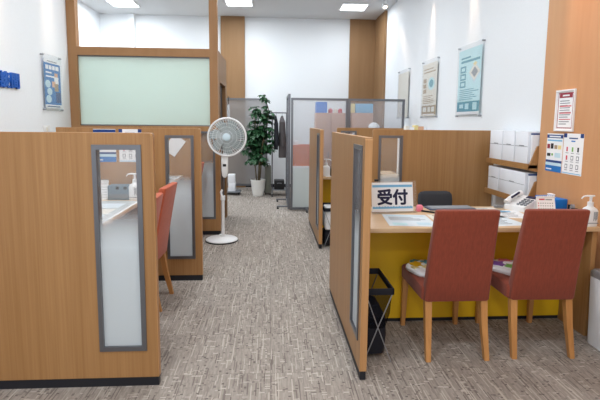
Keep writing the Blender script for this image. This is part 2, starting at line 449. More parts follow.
# ------------------------------------------------------------------ dividers
def divider(ox, oy, rz, L, H, label, film='frost'):
    t = empty('divider_panel', (ox, oy, 0), label, 'partition', rz, 'low oak dividers with frosted slot windows')
    b = MB().plate_hole(L, H, 0.064, 0.302, 0.212, 1.320, 0, 0.04, 0, 0.052)
    b.build('board', 'wood', t)
    e = MB()
    e.box(-0.0025, 0.0, 0.0, 0.04, 0.052, H - 0.012)
    e.box(0.012, L, 0.0, 0.04, H, H + 0.0025)
    n = 5
    secs = []
    for k in range(n + 1):                    # rounded outer corner of the edge band
        a = PI / 2 * k / n
        x, z = 0.012 - 0.0145 * math.cos(a), H - 0.012 + 0.0145 * math.sin(a)
        x2, z2 = 0.012 - 0.004 * math.cos(a), H - 0.012 + 0.004 * math.sin(a)
        secs.append([Vector((x, -0.0005, z)), Vector((x, 0.0405, z)), Vector((x2, 0.0405, z2)), Vector((x2, -0.0005, z2))])
    e.loft(secs)
    e.build('edge_band', 'wood_edge', t)
    MB().box(0.0, L, 0.004, 0.036, 0.0, 0.052).build('kick_plate', 'kick', t)
    w = MB().plate_hole(0.308, 1.326, 0.084, 0.285, 0.231, 1.300, -0.007, 0.047, 0, 0.206, 0.058).build('window_frame', 'alu', t)
    MB().box(0.084, 0.285, 0.010, 0.032, 0.231, 1.300).build('pane', film, w)
    return t

divider(-0.612, 2.445, PI, 1.30, 1.385, 'nearest left divider, wide oak panel facing the camera with a slot window at its right')
divider(-0.622, 4.125, PI, 1.235, 1.385, 'second divider on the left aisle, behind the orange chairs and carrying two small notices')
divider(-0.640, 5.835, PI, 1.27, 1.385, 'third divider on the left aisle, beside the white fan under the green office glass')
divider(0.544, 2.405, PI / 2, 1.335, 1.370, 'oak divider standing end-on beside the reception desk and the black folding basket')
divider(0.596, 5.110, PI / 2, 1.40, 1.370, 'farther end-on oak divider, across the carpet aisle from the white fan')
divider(1.035, 4.560, 0, 1.27, 1.382, 'oak divider behind the dark office chair and the reception sign')
divider(1.035, 7.080, 0, 1.20, 1.370, 'rearmost oak divider, just before the translucent grey-framed screens')

# ------------------------------------------------------------------ desks
T = 0.775
def desk(name, label, x0, x1, y0, y1, yp, sides, mats=('wood_h', 'yellow', 'wood')):
    t = empty(name, ((x0 + x1) / 2, (y0 + y1) / 2, 0), label, 'desk')
    cx, cy = t.location.x, t.location.y
    MB().box(x0 - cx, x1 - cx, y0 - cy, y1 - cy, T - 0.03, T, 0.003).build('desk_top', mats[0], t)
    MB().box(x0 + 0.0 - cx, x1 - 0.036 - cx, yp - cy, yp + 0.02 - cy, 0.025, T - 0.03).build('modesty_panel', mats[1], t)
    MB().box(x0 - cx, x1 - 0.036 - cx, yp + 0.004 - cy, yp + 0.016 - cy, 0.0, 0.025).build('kick_plate', 'kick', t)
    for s0, s1 in sides:
        MB().box(s0 - cx, s1 - cx, y0 + 0.03 - cy, y1 - cy, 0.0, T - 0.03, 0.002).build('side_panel', mats[2], t)
    return t
desk('reception_desk', 'reception desk with pale oak top and mustard yellow front beside the wood wall', 0.546, 2.2, 2.835, 3.60, 3.155, [(2.164, 2.2)])
desk('service_desk', 'farther yellow-fronted desk glimpsed between the two end-on oak dividers', 0.598, 1.70, 5.60, 6.35, 5.85, [(1.664, 1.70)])
def side_desk(label, y0, y1):
    t = empty('counter_desk', (-1.5, (y0 + y1) / 2, 0), label, 'desk', 0, None)
    h = (y1 - y0) / 2
    MB().box(-0.42, 0.405, -h, h, T - 0.03, T, 0.003).build('desk_top', 'wood_h', t)
    MB().box(0.05, 0.07, -h, h, 0.06, T - 0.03).build('modesty_panel', 'yellow', t)
    MB().box(0.054, 0.066, -h, h, 0.0, 0.06).build('kick_plate', 'kick', t)
    for s in (-1, 1):
        MB().box(-0.42, 0.05, s * h - (0.03 if s > 0 else 0), s * h + (0.03 if s < 0 else 0), 0, T - 0.03).build('side_panel', 'wood', t)
    return t
side_desk('pale counter desk behind the nearest left divider, seen through its window', 2.50, 4.08)
side_desk('pale counter desk behind the second left divider, under a tilted white sheet', 4.15, 5.785)

# ------------------------------------------------------------------ upholstered chairs
def make_chair(fab):
    t = empty('dining_chair', (0, 0, 0), 'chair', 'chair')
    s = MB()
    rows = []
    for z, g in ((0.362, -0.006), (0.368, 0.0), (0.43, 0.002), (0.447, -0.002), (0.456, -0.014), (0.459, -0.04)):
        rows.append(rrect(0, 0.03, z, 0.215 + g, 0.235 + g, 0.03))
    s.loft(rows).build('seat', fab, t)
    b = MB(); rows = []
    H = 0.952
    for z, g in ((0.362, -0.006), (0.372, 0.0), (0.5, 0.0), (0.65, 0.0), (0.8, 0.0), (0.9, 0.0), (0.94, 0.0), (0.949, -0.003), (H, -0.010)):
        u = (z - 0.362) / (H - 0.362)
        yc = -0.185 - 0.10 * u - 0.02 * u * u
        rows.append(rrect(0, yc, z, 0.205 - 0.014 * u + g, 0.040 - 0.012 * u + g, 0.02))
    b.loft(rows).build('backrest', fab, t)
    for sx in (-1, 1):
        l = MB()
        l.loft([[Vector((sx * xc + dx * w, yc + dy * w, z)) for dx, dy in ((-1, -1), (1, -1), (1, 1), (-1, 1))] for z, xc, yc, w in ((0.365, 0.188, 0.238, 0.02), (0.0, 0.194, 0.246, 0.0135))])
        l.build('leg', 'wood_leg', t)
        l = MB()
        l.loft([[Vector((sx * xc + dx * w, yc + dy * w, z)) for dx, dy in ((-1, -1), (1, -1), (1, 1), (-1, 1))] for z, xc, yc, w in ((0.365, 0.176, -0.19, 0.021), (0.2, 0.178, -0.215, 0.019), (0.0, 0.184, -0.262, 0.0145))])
        l.build('leg', 'wood_leg', t)
    return t
ch = make_chair('orange')
G = 'high-backed upholstered chairs'
ch.location = (1.150, 2.85, 0); ch['label'] = 'shaded orange high-back chair at the reception desk, the one nearer the end-on divider'; ch['group'] = G
copy_tree(ch, (1.706, 2.855, 0), R(-1.5), 'shaded orange high-back chair at the reception desk, nearer the wood wall and soap bottle', G)
cl = make_chair('orange_b')
cl.location = (-1.10, 3.60, 0); cl.rotation_euler = (0, 0, R(88)); cl['group'] = G
cl['label'] = 'lit orange chair showing its back and legs in front of the second left divider'
copy_tree(cl, (-1.075, 3.02, 0), R(91), 'orange chair mostly hidden behind the nearest left divider, only a back edge showing', G)
copy_tree(cl, (-1.15, 5.52, 0), R(90), 'orange chair between the second and third left dividers, a sliver by the fan', G)

# patterned lap covers on the two seats
def cover(loc, rz, hx, hy, spots, label):
    t = empty('seat_cover', loc, label, 'cushion', rz, 'patterned cloths on the chair seats')
    b = MB(); rows = []
    N = 28
    for k, (sc, z) in enumerate(((0.96, 0.0), (1.0, 0.008), (1.0, 0.020), (0.93, 0.032), (0.7, 0.040), (0.3, 0.044))):
        rows.append([Vector((hx * sc * math.cos(2 * PI * i / N) * (1 + 0.06 * math.sin(5 * 2 * PI * i / N)), hy * sc * math.sin(2 * PI * i / N) * (1 + 0.06 * math.sin(5 * 2 * PI * i / N)), z)) for i in range(N)])
    b.loft(rows)
    b.build('cloth', 'paper', t)
    p = MB()
    for x, y, r, m in spots:
        n = 12
        d = (x / hx) ** 2 + (y / hy) ** 2
        z = 0.0445 - 0.012 * d
        p.loft([[Vector((x + 1.45 * r * (1 + 0.25 * math.sin(5 * 2 * PI * i / n)) * math.cos(2 * PI * i / n), y + 1.45 * r * (1 + 0.25 * math.sin(5 * 2 * PI * i / n)) * math.sin(2 * PI * i / n), zz)) for i in range(n)] for zz in (z - 0.02, z + 0.002)], m)
    p.build('flower_print', ['yel_l', 'teal', 'purple', 'green', 'pink', 'yellow'], t)
cover((1.060, 2.925, 0.459), 0, 0.135, 0.15, [(-0.06, 0.02, 0.035, 5), (0.02, 0.06, 0.03, 1), (-0.01, -0.05, 0.03, 0), (0.06, -0.02, 0.03, 3), (-0.05, 0.10, 0.025, 1), (-0.09, -0.03, 0.02, 0)], 'white cloth with yellow and teal print on the chair nearer the divider')
cover((1.640, 2.93, 0.459), 0.3, 0.135, 0.15, [(-0.06, 0.03, 0.035, 2), (0.02, 0.07, 0.03, 4), (-0.03, -0.05, 0.032, 3), (0.06, -0.03, 0.03, 2), (-0.09, 0.08, 0.022, 4)], 'white cloth with purple and green print on the chair nearer the wood wall')

# ------------------------------------------------------------------ folding basket stands
def basket(x, y, fill_mat, label, inner):
    pz = 1.0 if inner else 0.62
    t = empty('folding_basket', (x, y, 0), label, 'basket', 0, 'folding luggage baskets beside the desks')
    w, d, zt = 0.085, 0.19, 0.468
    f = MB()
    f.plate_hole(w + 0.002, zt, -w + 0.006, w - 0.004, zt - 0.034, zt - 0.004, -d, -d + 0.008, 0, zt - 0.042, -w)
    fr = MB()
    for (a, b_) in (((-w, -d), (w, -d)), ((w, -d), (w, d)), ((w, d), (-w, d)), ((-w, d), (-w, -d))):
        x0, x1 = sorted((a[0], b_[0])); y0, y1 = sorted((a[1], b_[1]))
        fr.box(x0 - 0.006, x1 + 0.006, y0 - 0.006, y1 + 0.006, zt - 0.04, zt, 0.004)
    f.bm.free()
    fr.build('rim', 'navy', t)
    for s in (-1, 1):
        MB().tube([(-w, s * (d + 0.0), 0.445), (0.0, s * d, 0.22), (w, s * d, 0.003)], 0.0035, 6).build('leg', 'leg_grey', t)
        MB().tube([(w, s * (d + 0.0), 0.445), (0.0, s * (d - 0.008), 0.22), (-w, s * d, 0.003)], 0.0035, 6).build('leg', 'leg_grey', t)
    n = MB()
    n.loft([rrect(0, 0, zt - 0.04, w - 0.002, d - 0.002, 0.02), rrect(0, 0, 0.3, w - 0.006, d - 0.012, 0.03), rrect(0, 0, 0.20, w * 0.7, d * 0.8, 0.03)], caps=False)
    n.build('net', 'navy_net' if inner else 'clear', t)
    if True:
        b = MB()
        b.loft([rrect(-0.005, 0.01, z * pz, hx, hy, 0.04) for z, hx, hy in ((0.012, 0.045, 0.11), (0.03, 0.066, 0.15), (0.16, 0.072, 0.165), (0.26, 0.066, 0.15), (0.315, 0.04, 0.09))])
        b.build('pouch', 'navy', t)
    return t
basket(0.650, 2.775, 'navy', 'black folding basket on crossed legs beside the reception desk', True)
basket(0.705, 5.33, 'paper', 'farther folding basket in front of the service desk, holding a white bag', False)
b = MB()
b.loft([rrect(0.004 * math.sin(k * 2.1), 0, z, hx, hy, 0.03) for k, (z, hx, hy) in enumerate(((0.200, 0.062, 0.14), (0.215, 0.072, 0.165), (0.30, 0.076, 0.175), (0.38, 0.076, 0.175), (0.42, 0.074, 0.17), (0.455, 0.055, 0.13)))])
tag(b.build('white_bag', 'paper', None, (0.705, 5.33, 0)), 'white soft bag sitting inside the farther folding basket', 'bag')

# ------------------------------------------------------------------ reception desk things
t = empty('sign_holder', (0.925, 3.33, T), 'clear acrylic holder with white reception notice lettered in navy', 'sign', R(6))
rx = Matrix.Rotation(R(-10), 3, 'X')
def lean(mb_fn, name, mats):
    o = mb_fn.build(name, mats, t); o.rotation_euler = (R(-10), 0, 0); return o
lean(MB().box(-0.168, 0.190, 0.0, 0.003, 0.004, 0.243), 'front_sheet', 'acrylic')
MB().box(-0.168, 0.190, -0.02, 0.08, 0.0, 0.003).build('foot', 'acrylic', t)
s = MB()
s.box(-0.166, 0.162, -0.002, 0.0, 0.012, 0.232)
s.box(-0.160, 0.156, -0.0032, -0.002, 0.196, 0.214, m=1)
s.box(-0.160, 0.156, -0.0032, -0.002, 0.034, 0.048, m=1)
for i in range(14): s.box(-0.158 + i * 0.0225, -0.146 + i * 0.0225, -0.0030, -0.002, 0.048, 0.050 + 0.004 * rnd.random(), m=1)
nt_ = lean(s, 'notice', ['paper', 'sky'])
me = text_mesh('受付', 0.123, 0.0045, 0.0006); me.materials.append(M['ink'])
tx = bpy.data.objects.new('lettering', me); col.objects.link(tx); tx.parent = nt_; tx.location = (-0.002, -0.0034, 0.122)
tag(MB().box(-0.016, 0.016, -0.006, 0.006, 0, 0.02, 0.003).build('black_clip', 'black', None, (0.80, 3.372, T + 0.232)), 'small black clip on the top edge of the reception notice', 'clip')

def sheet(x, y, w, h, rz, label, rects, z=T, base='paper', name='paper_sheet', th=0.0012, group='printed sheets on the reception desk'):
    m = MB().box(-w / 2, w / 2, -h / 2, h / 2, 0, th)
    mats = [base]
    for (x0, x1, y0, y1, mm) in rects:
        if mm not in mats: mats.append(mm)
        m.box(x0 * w, x1 * w, y0 * h, y1 * h, th, th + 0.0004, m=mats.index(mm))
    o = m.build(name, mats, None, (x, y, z), rz)
    tag(o, label, 'paper', group); return o
def lines(x0, x1, y0, y1, n, m='ink_grey'):
    out = []
    for i in range(n):
        yy = y1 - (y1 - y0) * (i + 0.5) / n
        out.append((x0, x0 + (x1 - x0) * (0.6 + 0.4 * rnd.random()), yy - (y1 - y0) / n * 0.18, yy + (y1 - y0) / n * 0.18, m))
    return out
sheet(0.965, 3.08, 0.32, 0.38, R(-6), 'pale blue printed sheet lying before the reception notice', [(-0.42, 0.42, 0.34, 0.42, 'sky_l'), (-0.4, -0.1, -0.42, -0.25, 'aqua'), (0.12, 0.4, -0.40, -0.2, 'sky_l')] + lines(-0.4, 0.4, -0.05, 0.28, 5), base='sheet_blue')
sheet(1.31, 3.08, 0.33, 0.36, R(-4), 'cream printed sheet on the desk behind the first shaded orange chair', [(-0.4, 0.4, 0.32, 0.42, 'tan')] + lines(-0.4, 0.4, -0.4, 0.25, 8), base='cream')
sheet(1.60, 3.08, 0.24, 0.38, R(5), 'white printed sheet lying between the two shaded orange chair backs', lines(-0.4, 0.4, -0.4, 0.4, 9), base='sheet_blue')
sheet(1.80, 3.28, 0.22, 0.30, R(-10), 'white printed sheet lying before the desk telephone', [(-0.4, 0.2, 0.25, 0.4, 'sky')] + lines(-0.4, 0.4, -0.4, 0.2, 7))
sheet(1.66, 3.42, 0.30, 0.21, R(8), 'pale sheet near the back edge of the desk beside the folder', lines(-0.4, 0.4, -0.4, 0.4, 6), base='cream')
t = empty('ring_folder', (1.43, 3.50, T), 'blue-grey flat folder lying open at the back of the desk', 'folder', R(3))
MB().box(-0.19, 0.19, -0.07, 0.07, 0, 0.011, 0.003).build('cover', 'slate', t)
MB().box(-0.17, 0.18, -0.06, 0.062, 0.011, 0.015, 0.001).build('pages', 'ink_grey', t)
t = empty('ballpoint_pen', (1.215, 3.335, T), 'black and orange pen lying slanted beside the folder', 'pen', R(-42))
MB().tube([(-0.09, 0, 0.007), (0.08, 0, 0.007), (0.10, 0, 0.007)], [0.007, 0.007, 0.0015], 8).build('barrel', 'black', t)
MB().tube([(-0.12, 0, 0.008), (-0.09, 0, 0.008)], 0.008, 8).build('cap', 'orange_b', t)
b = MB(); b.loft([rrect(0, 0, z, h, h * 0.8, 0.012) for z, h in ((0, 0.022), (0.006, 0.026), (0.04, 0.024), (0.05, 0.016))])
tag(b.build('pink_eraser_pot', 'pink', None, (1.15, 3.40, T)), 'small pink pot standing right beside the reception notice', 'pot')
b = MB(); b.lathe([(0.010, 0), (0.012, 0.003), (0.012, 0.036), (0.008, 0.045)], n=14)
tag(b.build('red_stamp', 'red', None, (0.572, 2.95, T)), 'small dark red stamp on the desk corner touching the end-on divider', 'stamp')

# telephone
t = empty('desk_telephone', (2.0, 3.46, T), 'white desk telephone with navy handset stripe and coiled cord', 'telephone', R(-62))
b = MB()
b.loft([[Vector((-0.085, -0.10, 0.0)), Vector((0.085, -0.10, 0.0)), Vector((0.085, 0.10, 0.0)), Vector((-0.085, 0.10, 0.0))],
        [Vector((-0.085, -0.10, 0.035)), Vector((0.085, -0.10, 0.035)), Vector((0.085, 0.10, 0.10)), Vector((-0.085, 0.10, 0.10))]])
b.build('phone_body', 'white', t)
h = MB()
h.tube([(-0.075, -0.085, 0.052), (-0.075, -0.05, 0.08), (-0.075, 0.05, 0.112), (-0.075, 0.095, 0.112)], [0.026, 0.019, 0.019, 0.027], 12)
hs = h.build('handset', 'white', t)
MB().tube([(-0.058, -0.05, 0.092), (-0.058, 0.05, 0.126)], 0.008, 8).build('stripe', 'ink', hs)
k = MB()
for i in range(3):
    for j in range(4):
        y = -0.07 + j * 0.03; k.box(0.0 + i * 0.03, 0.02 + i * 0.03, y, y + 0.018, 0.03 + (y + 0.1) * 0.325, 0.044 + (y + 0.11) * 0.325, 0.002)
k.build('keypad', 'grey', t)
d = MB(); d.obox((0.04, 0.075, 0.094), (0.09, 0.035, 0.006), Matrix.Rotation(R(18), 3, 'X')); d.build('display', 'ink', t)
c = MB(); pts = [(-0.09 - 0.05 * u + 0.008 * math.cos(u * 70), -0.10 - 0.05 * u, 0.014 + 0.008 * math.sin(u * 70)) for u in [i / 60 for i in range(61)]]
c.tube(pts, 0.0025, 5).build('coil_cord', 'ink_grey', t)
# desk calendar
def calendar(loc, rz, label, w=0.135, h=0.135, red=True):
    t = empty('desk_calendar', loc, label, 'calendar', rz, 'white desk calendars')
    for s, nm in ((-1, 'page'), (1, 'page')):
        m = MB().box(-w / 2, w / 2, -0.001, 0.001, 0, h)
        if s < 0:
            m.box(-w * 0.35, -w * 0.05, -0.0018, -0.001, h * 0.80, h * 0.87, m=1)
            m.box(0.0, w * 0.35, -0.0018, -0.001, h * 0.80, h * 0.85, m=2)
            for r_ in range(5):
                for c_ in range(7): m.box(-w * 0.42 + c_ * w * 0.125, -w * 0.37 + c_ * w * 0.125, -0.0018, -0.001, h * (0.62 - 0.13 * r_), h * (0.67 - 0.13 * r_), m=1 if c_ == 0 else 2)
        o = m.build(nm, ['paper', 'rose', 'ink_grey'], t)
        o.location = (0, s * 0.040, 0); o.rotation_euler = (R(s * 17), 0, 0) if s > 0 else (R(-17), 0, 0)
    m = MB()
    for i in range(9): m.ring((-w * 0.42 + i * w * 0.105, 0, h * 0.955 + 0.004), 0.006, 0.0012, 'y', 10, 4)
    m.build('binding', 'chrome', t)
    MB().box(-w / 2, w / 2, -0.042, 0.042, 0, 0.002).build('base', 'cream', t)
calendar((2.05, 3.235, T), R(-6), 'white desk calendar standing on the reception desk before the blue tissue box', 0.135, 0.15)
# tissue box
t = empty('tissue_box', (2.20, 3.40, T), 'blue tissue box on the reception desk behind the calendar', 'tissue box', R(-82))
MB().box(-0.11, 0.11, -0.055, 0.055, 0, 0.11, 0.004).build('carton', 'tissue', t)
MB().box(-0.112, -0.02, -0.0565, -0.055, 0.01, 0.075).box(0.02, 0.07, -0.0565, -0.055, 0.03, 0.05).build('label_print', 'white', t)
b = MB(); b.loft([[Vector((math.cos(a) * r * 1.6, math.sin(a) * r * 0.6, z)) for a in [2 * PI * i / 12 for i in range(12)]] for r, z in ((0.03, 0.108), (0.02, 0.12), (0.026, 0.135), (0.008, 0.14))]); b.build('tissue', 'paper', t)
# tape dispenser
t = empty('tape_dispenser', (2.215, 3.16, T), 'small black tape dispenser on the desk between tissue box and soap bottle', 'tape dispenser', R(70))
MB().box(-0.05, 0.05, -0.022, 0.022, 0, 0.04, 0.006).build('base', 'black', t)
b = MB(); b.lathe([(0.012, -0.010), (0.034, -0.010), (0.034, 0.010), (0.012, 0.010)], n=20, mat=Matrix.Rotation(PI / 2, 4, 'X')); o = b.build('roll', 'grey', t); o.location = (0.0, 0, 0.062)
MB().box(-0.05, -0.042, -0.02, 0.02, 0.04, 0.075).build('cheek', 'black', t); MB().box(0.042, 0.05, -0.02, 0.02, 0.04, 0.085).build('cheek', 'black', t)

def pump(loc, rz, label, s=1.0):
    t = empty('pump_bottle', loc, label, 'bottle', rz, 'white hand sanitiser pump bottles')
    b = MB(); b.loft([rrect(0, 0, z * s, hx * s, hy * s, 0.03 * s, 5) for z, hx, hy in ((0, 0.043, 0.034), (0.006, 0.047, 0.037), (0.105, 0.047, 0.037), (0.12, 0.040, 0.032), (0.13, 0.022, 0.02), (0.14, 0.018, 0.017))])
    b.build('bottle_body', 'white', t)
    p = MB(); p.lathe([(0.019 * s, 0.138 * s), (0.019 * s, 0.162 * s), (0.008 * s, 0.164 * s), (0.008 * s, 0.195 * s), (0.013 * s, 0.196 * s), (0.013 * s, 0.206 * s), (0.004 * s, 0.208 * s)], n=16)
    p.tube([(0.024 * s, 0, 0.203 * s), (-0.03 * s, 0, 0.203 * s), (-0.052 * s, 0, 0.199 * s), (-0.066 * s, 0, 0.184 * s)], [0.006 * s, 0.006 * s, 0.005 * s, 0.004 * s], 8)
    p.build('pump_head', 'white', t)
    l = MB()
    for i in range(4): l.box(0.002 * s + i * 0.007 * s, 0.006 * s + i * 0.007 * s, -0.0385 * s, -0.0365 * s, (0.04 + 0.01 * (i % 2)) * s, 0.1 * s)
    l.box(-0.038 * s, 0.038 * s, -0.0382 * s, -0.0365 * s, 0.022 * s, 0.027 * s)
    l.build('label_print', 'ink_grey', t)
pump((2.147, 2.885, T), R(0), 'white hand sanitiser pump bottle on the right end of the reception desk')

# ------------------------------------------------------------------ office chair behind the desk
t = empty('office_chair', (1.585, 4.04, 0), 'dark grey swivel office chair behind the reception desk', 'office chair', R(182))
b = MB(); rows = []
for z, hx, hy in ((0.50, 0.10, 0.015), (0.515, 0.145, 0.02), (0.60, 0.165, 0.024), (0.72, 0.17, 0.024), (0.775, 0.165, 0.022), (0.798, 0.145, 0.018), (0.806, 0.11, 0.01)):
    rows.append(rrect(0, 0.0 - (z - 0.5) * 0.12 - 0.16 , z, hx, hy, 0.02))
b.loft(rows).build('backrest', 'dgrey', t)
b = MB(); b.loft([rrect(0, 0.07, z, 0.21 + g, 0.21 + g, 0.06, 5) for z, g in ((0.41, -0.02), (0.42, 0.0), (0.455, 0.0), (0.47, -0.025))]); b.build('seat', 'dgrey', t)
MB().tube([(0, -0.02, 0.40), (0, -0.15, 0.40), (0, -0.165, 0.45), (0, -0.16, 0.55)], 0.014, 8).build('back_bracket', 'black', t)
MB().lathe([(0.05, 0.395), (0.05, 0.41), (0.022, 0.395), (0.022, 0.12), (0.03, 0.12)][::-1], n=16).build('gas_column', 'black', t)
for k in range(5):
    a = 2 * PI * k / 5 + 0.3
    MB().tube([(0.02 * math.cos(a), 0.02 * math.sin(a), 0.11), (0.25 * math.cos(a), 0.25 * math.sin(a), 0.065)], [0.02, 0.013], 8).build('star_leg', 'black', t)
    b = MB(); b.lathe([(0.012, -0.018), (0.026, -0.016), (0.026, 0.016), (0.012, 0.018)], n=14, mat=Matrix.Rotation(a + PI / 2, 4, 'Z') @ Matrix.Rotation(PI / 2, 4, 'Y')); o = b.build('caster', 'black', t); o.location = (0.25 * math.cos(a), 0.25 * math.sin(a), 0.026)

# ------------------------------------------------------------------ shelves with file boxes on the right wall
def shelf(zt, label):
    t = empty('oak_shelf', (WR, 4.10, zt - 0.04), label, 'shelf', 0, 'oak shelves on the right wall')
    MB().box(-0.125, 0.0, -0.375, 0.372, 0.012, 0.04).build('board', 'wood', t)
    MB().box(-0.137, -0.125, -0.375, 0.372, 0.0, 0.05).build('front_lip', 'wood', t)
    b = MB(); b.loft([[Vector((x, y, z)) for x, z in ((-0.137, 0.0), (0.0, -0.03), (0.0, 0.22), (-0.06, 0.20))] for y in (-0.375, -0.360)]); b.build('bracket', 'wood', t)
    return t
shelf(1.105, 'upper oak wall shelf holding three white file boxes')
shelf(0.800, 'lower oak wall shelf holding two white file boxes')
def fbox(y0, y1, z0, h, label, gap=True):
    w = y1 - y0
    t = empty('file_box', (2.25, (y0 + y1) / 2, z0), label, 'file box', 0, 'white file boxes on the wall shelves')
    MB().box(-0.050, 0.055, -w / 2 + 0.007, w / 2 - 0.007, 0, h, 0.003).build('carton', 'box_white', t)
    MB().box(-0.0512, -0.0495, -w / 2 + 0.007, w / 2 - 0.007, h * 0.535, h * 0.55).build('lid_seam', 'ink_grey', t)
    MB().box(-0.0512, -0.0495, -0.045, 0.035, h * 0.555, h * 0.578).build('title_print', 'grey', t)
zs = 1.105
fbox(4.205, 4.455, zs, 0.285, 'white file box at the far end of the upper wall shelf')
fbox(3.985, 4.200, zs, 0.285, 'middle white file box on the upper wall shelf')
fbox(3.765, 3.980, zs, 0.285, 'white file box on the upper wall shelf, nearest the wood wall')
fbox(4.235, 4.455, 0.800, 0.235, 'narrower white file box at the far end of the lower shelf')
fbox(3.775, 4.230, 0.800, 0.235, 'wide white file box on the lower shelf near the telephone')
def lean_folder(z0, h, label):
    t = empty('ring_binder', (2.262, 3.752, z0), label, 'binder', 0, 'blue-edged binders at the shelf ends')
    MB().box(-0.045, 0.045, -0.009, 0.009, 0, h, 0.002).build('cover', 'box_white', t)
    MB().box(-0.046, 0.046, -0.0095, 0.0095, h - 0.012, h + 0.001, 0.001).build('top_edge', 'pblue_d', t)
lean_folder(1.105, 0.27, 'white binder with blue top edge at the near end of the upper shelf')
lean_folder(0.800, 0.225, 'white binder with blue top edge at the near end of the lower shelf')

# ------------------------------------------------------------------ flat papers and posters
def poster(name, cat, label, loc, rz, w, h, rects, base='paper', acrylic=False, group=None, th=0.002, frame=None, standoff=0.02):
    """local x along the wall, y into the wall, z up; loc is the lower middle of the sheet"""
    t = empty(name, loc, label, cat, rz, group)
    mats = [base]
    y1 = -standoff if acrylic else 0.0
    m = MB().box(-w / 2, w / 2, y1 - th, y1, 0, h)
    for i, (x0, x1, z0, z1, mm) in enumerate(rects):
        if mm[-1] in '*o':
            ng = 4 if mm[-1] == '*' else 18; mm = mm[:-1]
            if mm not in mats: mats.append(mm)
            cx, cz, rx, rz_ = ((x0 + x1) / 2 - 0.5) * w, (z0 + z1) / 2 * h, (x1 - x0) / 2 * w, (z1 - z0) / 2 * h
            m.loft([[Vector((cx + rx * math.cos(2 * PI * q / ng), yy, cz + rz_ * math.sin(2 * PI * q / ng))) for q in range(ng)] for yy in (y1 - th, y1 - th - 0.0005 - 0.00003 * i)], mats.index(mm))
            continue
        if mm not in mats: mats.append(mm)
        m.box((x0 - 0.5) * w, (x1 - 0.5) * w, y1 - th - 0.0005 - 0.00003 * i, y1 - th, z0 * h, z1 * h, m=mats.index(mm))
    m.build('sheet', mats, t)
    if acrylic:
        b = 0.03
        MB().box(-w / 2 - b, w / 2 + b, y1 - th - 0.006, y1 - th - 0.002, -b, h + b * 1.8).build('front_sheet', 'acrylic', t)
        for sx in (-1, 1):
            for z in (-b * 0.5, h + b * 1.3):
                MB().lathe([(0.010, 0), (0.010, standoff + 0.012), (0.006, standoff + 0.015)], n=12, mat=Matrix.Rotation(PI / 2, 4, 'X')).build('standoff', 'alu_l', t).location = (sx * (w / 2 + b * 0.5), 0, z)
    if frame:
        fr_ = MB(); g = 0.012
        fr_.plate_hole(w / 2 + g, h + g, -w / 2, w / 2, 0.0, h, -0.012, 0, 0, -g, -w / 2 - g); fr_.build('frame', frame, t)
    return t
PW = 'framed posters on the right wall'
def rl(x0, x1, z0, z1, n, m='ink_grey', full=False):
    out = []
    for i in range(n):
        z = z1 - (z1 - z0) * (i + 0.5) / n
        out.append((x0, x0 + (x1 - x0) * (1 if full else 0.65 + 0.35 * rnd.random()), z - (z1 - z0) / n * 0.2, z + (z1 - z0) / n * 0.2, m))
    return out
aq = [(0, 1, 0, 0.20, 'teal'), (0.0, 1, 0.0, 0.045, 'paper'), (0.12, 0.55, 0.86, 0.885, 'teal'), (0.12, 0.95, 0.80, 0.835, 'teal')]
for k in range(3): aq += [(0.10, 0.36, 0.42 + 0.115 * k, 0.52 + 0.115 * k, 'teal'), (0.15, 0.31, 0.445 + 0.115 * k, 0.495 + 0.115 * k, 'aqua')]
aq += [(0.50, 1.0, 0.46, 0.74, 'sky_l*'), (0.50, 0.98, 0.50, 0.77, 'cream*'), (0.60, 0.89, 0.55, 0.71, 'ink_grey*'), (0.66, 0.84, 0.72, 0.79, 'yel_l*')]
aq += rl(0.1, 0.95, 0.22, 0.40, 6, 'teal') + [(0.12, 0.3, 0.10, 0.16, 'aqua'), (0.38, 0.55, 0.08, 0.17, 'aqua'), (0.72, 0.9, 0.07, 0.18, 'aqua')]
poster('framed_poster', 'poster', 'aqua poster with a teal bottom band on the right wall, nearest the wood panel', (WR - 0.002, 5.245, 1.56), R(-90), 0.60, 0.755, aq, 'aqua', True, PW)
cr = [(0, 1, 0.03, 0.20, 'tan'), (0.1, 0.9, 0.02, 0.04, 'paper'), (0.1, 0.75, 0.885, 0.905, 'tan'), (0.1, 0.9, 0.825, 0.85, 'tan'), (0.42, 0.86, 0.49, 0.73, 'aquao'), (0.50, 0.78, 0.54, 0.69, 'tealo')]
for k in range(3): cr += [(0.08, 0.30, 0.44 + 0.1 * k, 0.52 + 0.1 * k, 'tan')]
cr += rl(0.1, 0.9, 0.23, 0.40, 5, 'tan') + [(0.1, 0.35, 0.08, 0.17, 'cream'), (0.45, 0.62, 0.08, 0.17, 'cream'), (0.7, 0.9, 0.08, 0.17, 'cream')]
poster('framed_poster', 'poster', 'cream poster with tan lettering and a teal emblem, between two other wall posters', (WR - 0.002, 6.58, 1.56), R(-90), 0.60, 0.755, cr, 'cream', True, PW)
poster('framed_poster', 'poster', 'palest poster on the right wall, farthest from the wood panel', (WR - 0.002, 7.90, 1.56), R(-90), 0.60, 0.755, [(0.1, 0.9, 0.82, 0.86, 'cream'), (0.1, 0.9, 0.06, 0.18, 'cream')] + rl(0.1, 0.9, 0.25, 0.75, 8, 'cream'), 'cream', True, PW)
bl = [(0, 1, 0.0, 0.075, 'paper'), (0.1, 0.9, 0.025, 0.05, 'pblue_d'), (0, 1, 0.93, 1, 'paper'), (0.2, 0.8, 0.955, 0.975, 'ink_grey'), (0.10, 0.26, 0.80, 0.885, 'paper'), (0.30, 0.46, 0.80, 0.885, 'paper'), (0.5, 0.66, 0.80, 0.885, 'paper'), (0.7, 0.9, 0.80, 0.885, 'paper'), (0.1, 0.45, 0.72, 0.75, 'paper'), (0.1, 0.6, 0.64, 0.67, 'paper')]
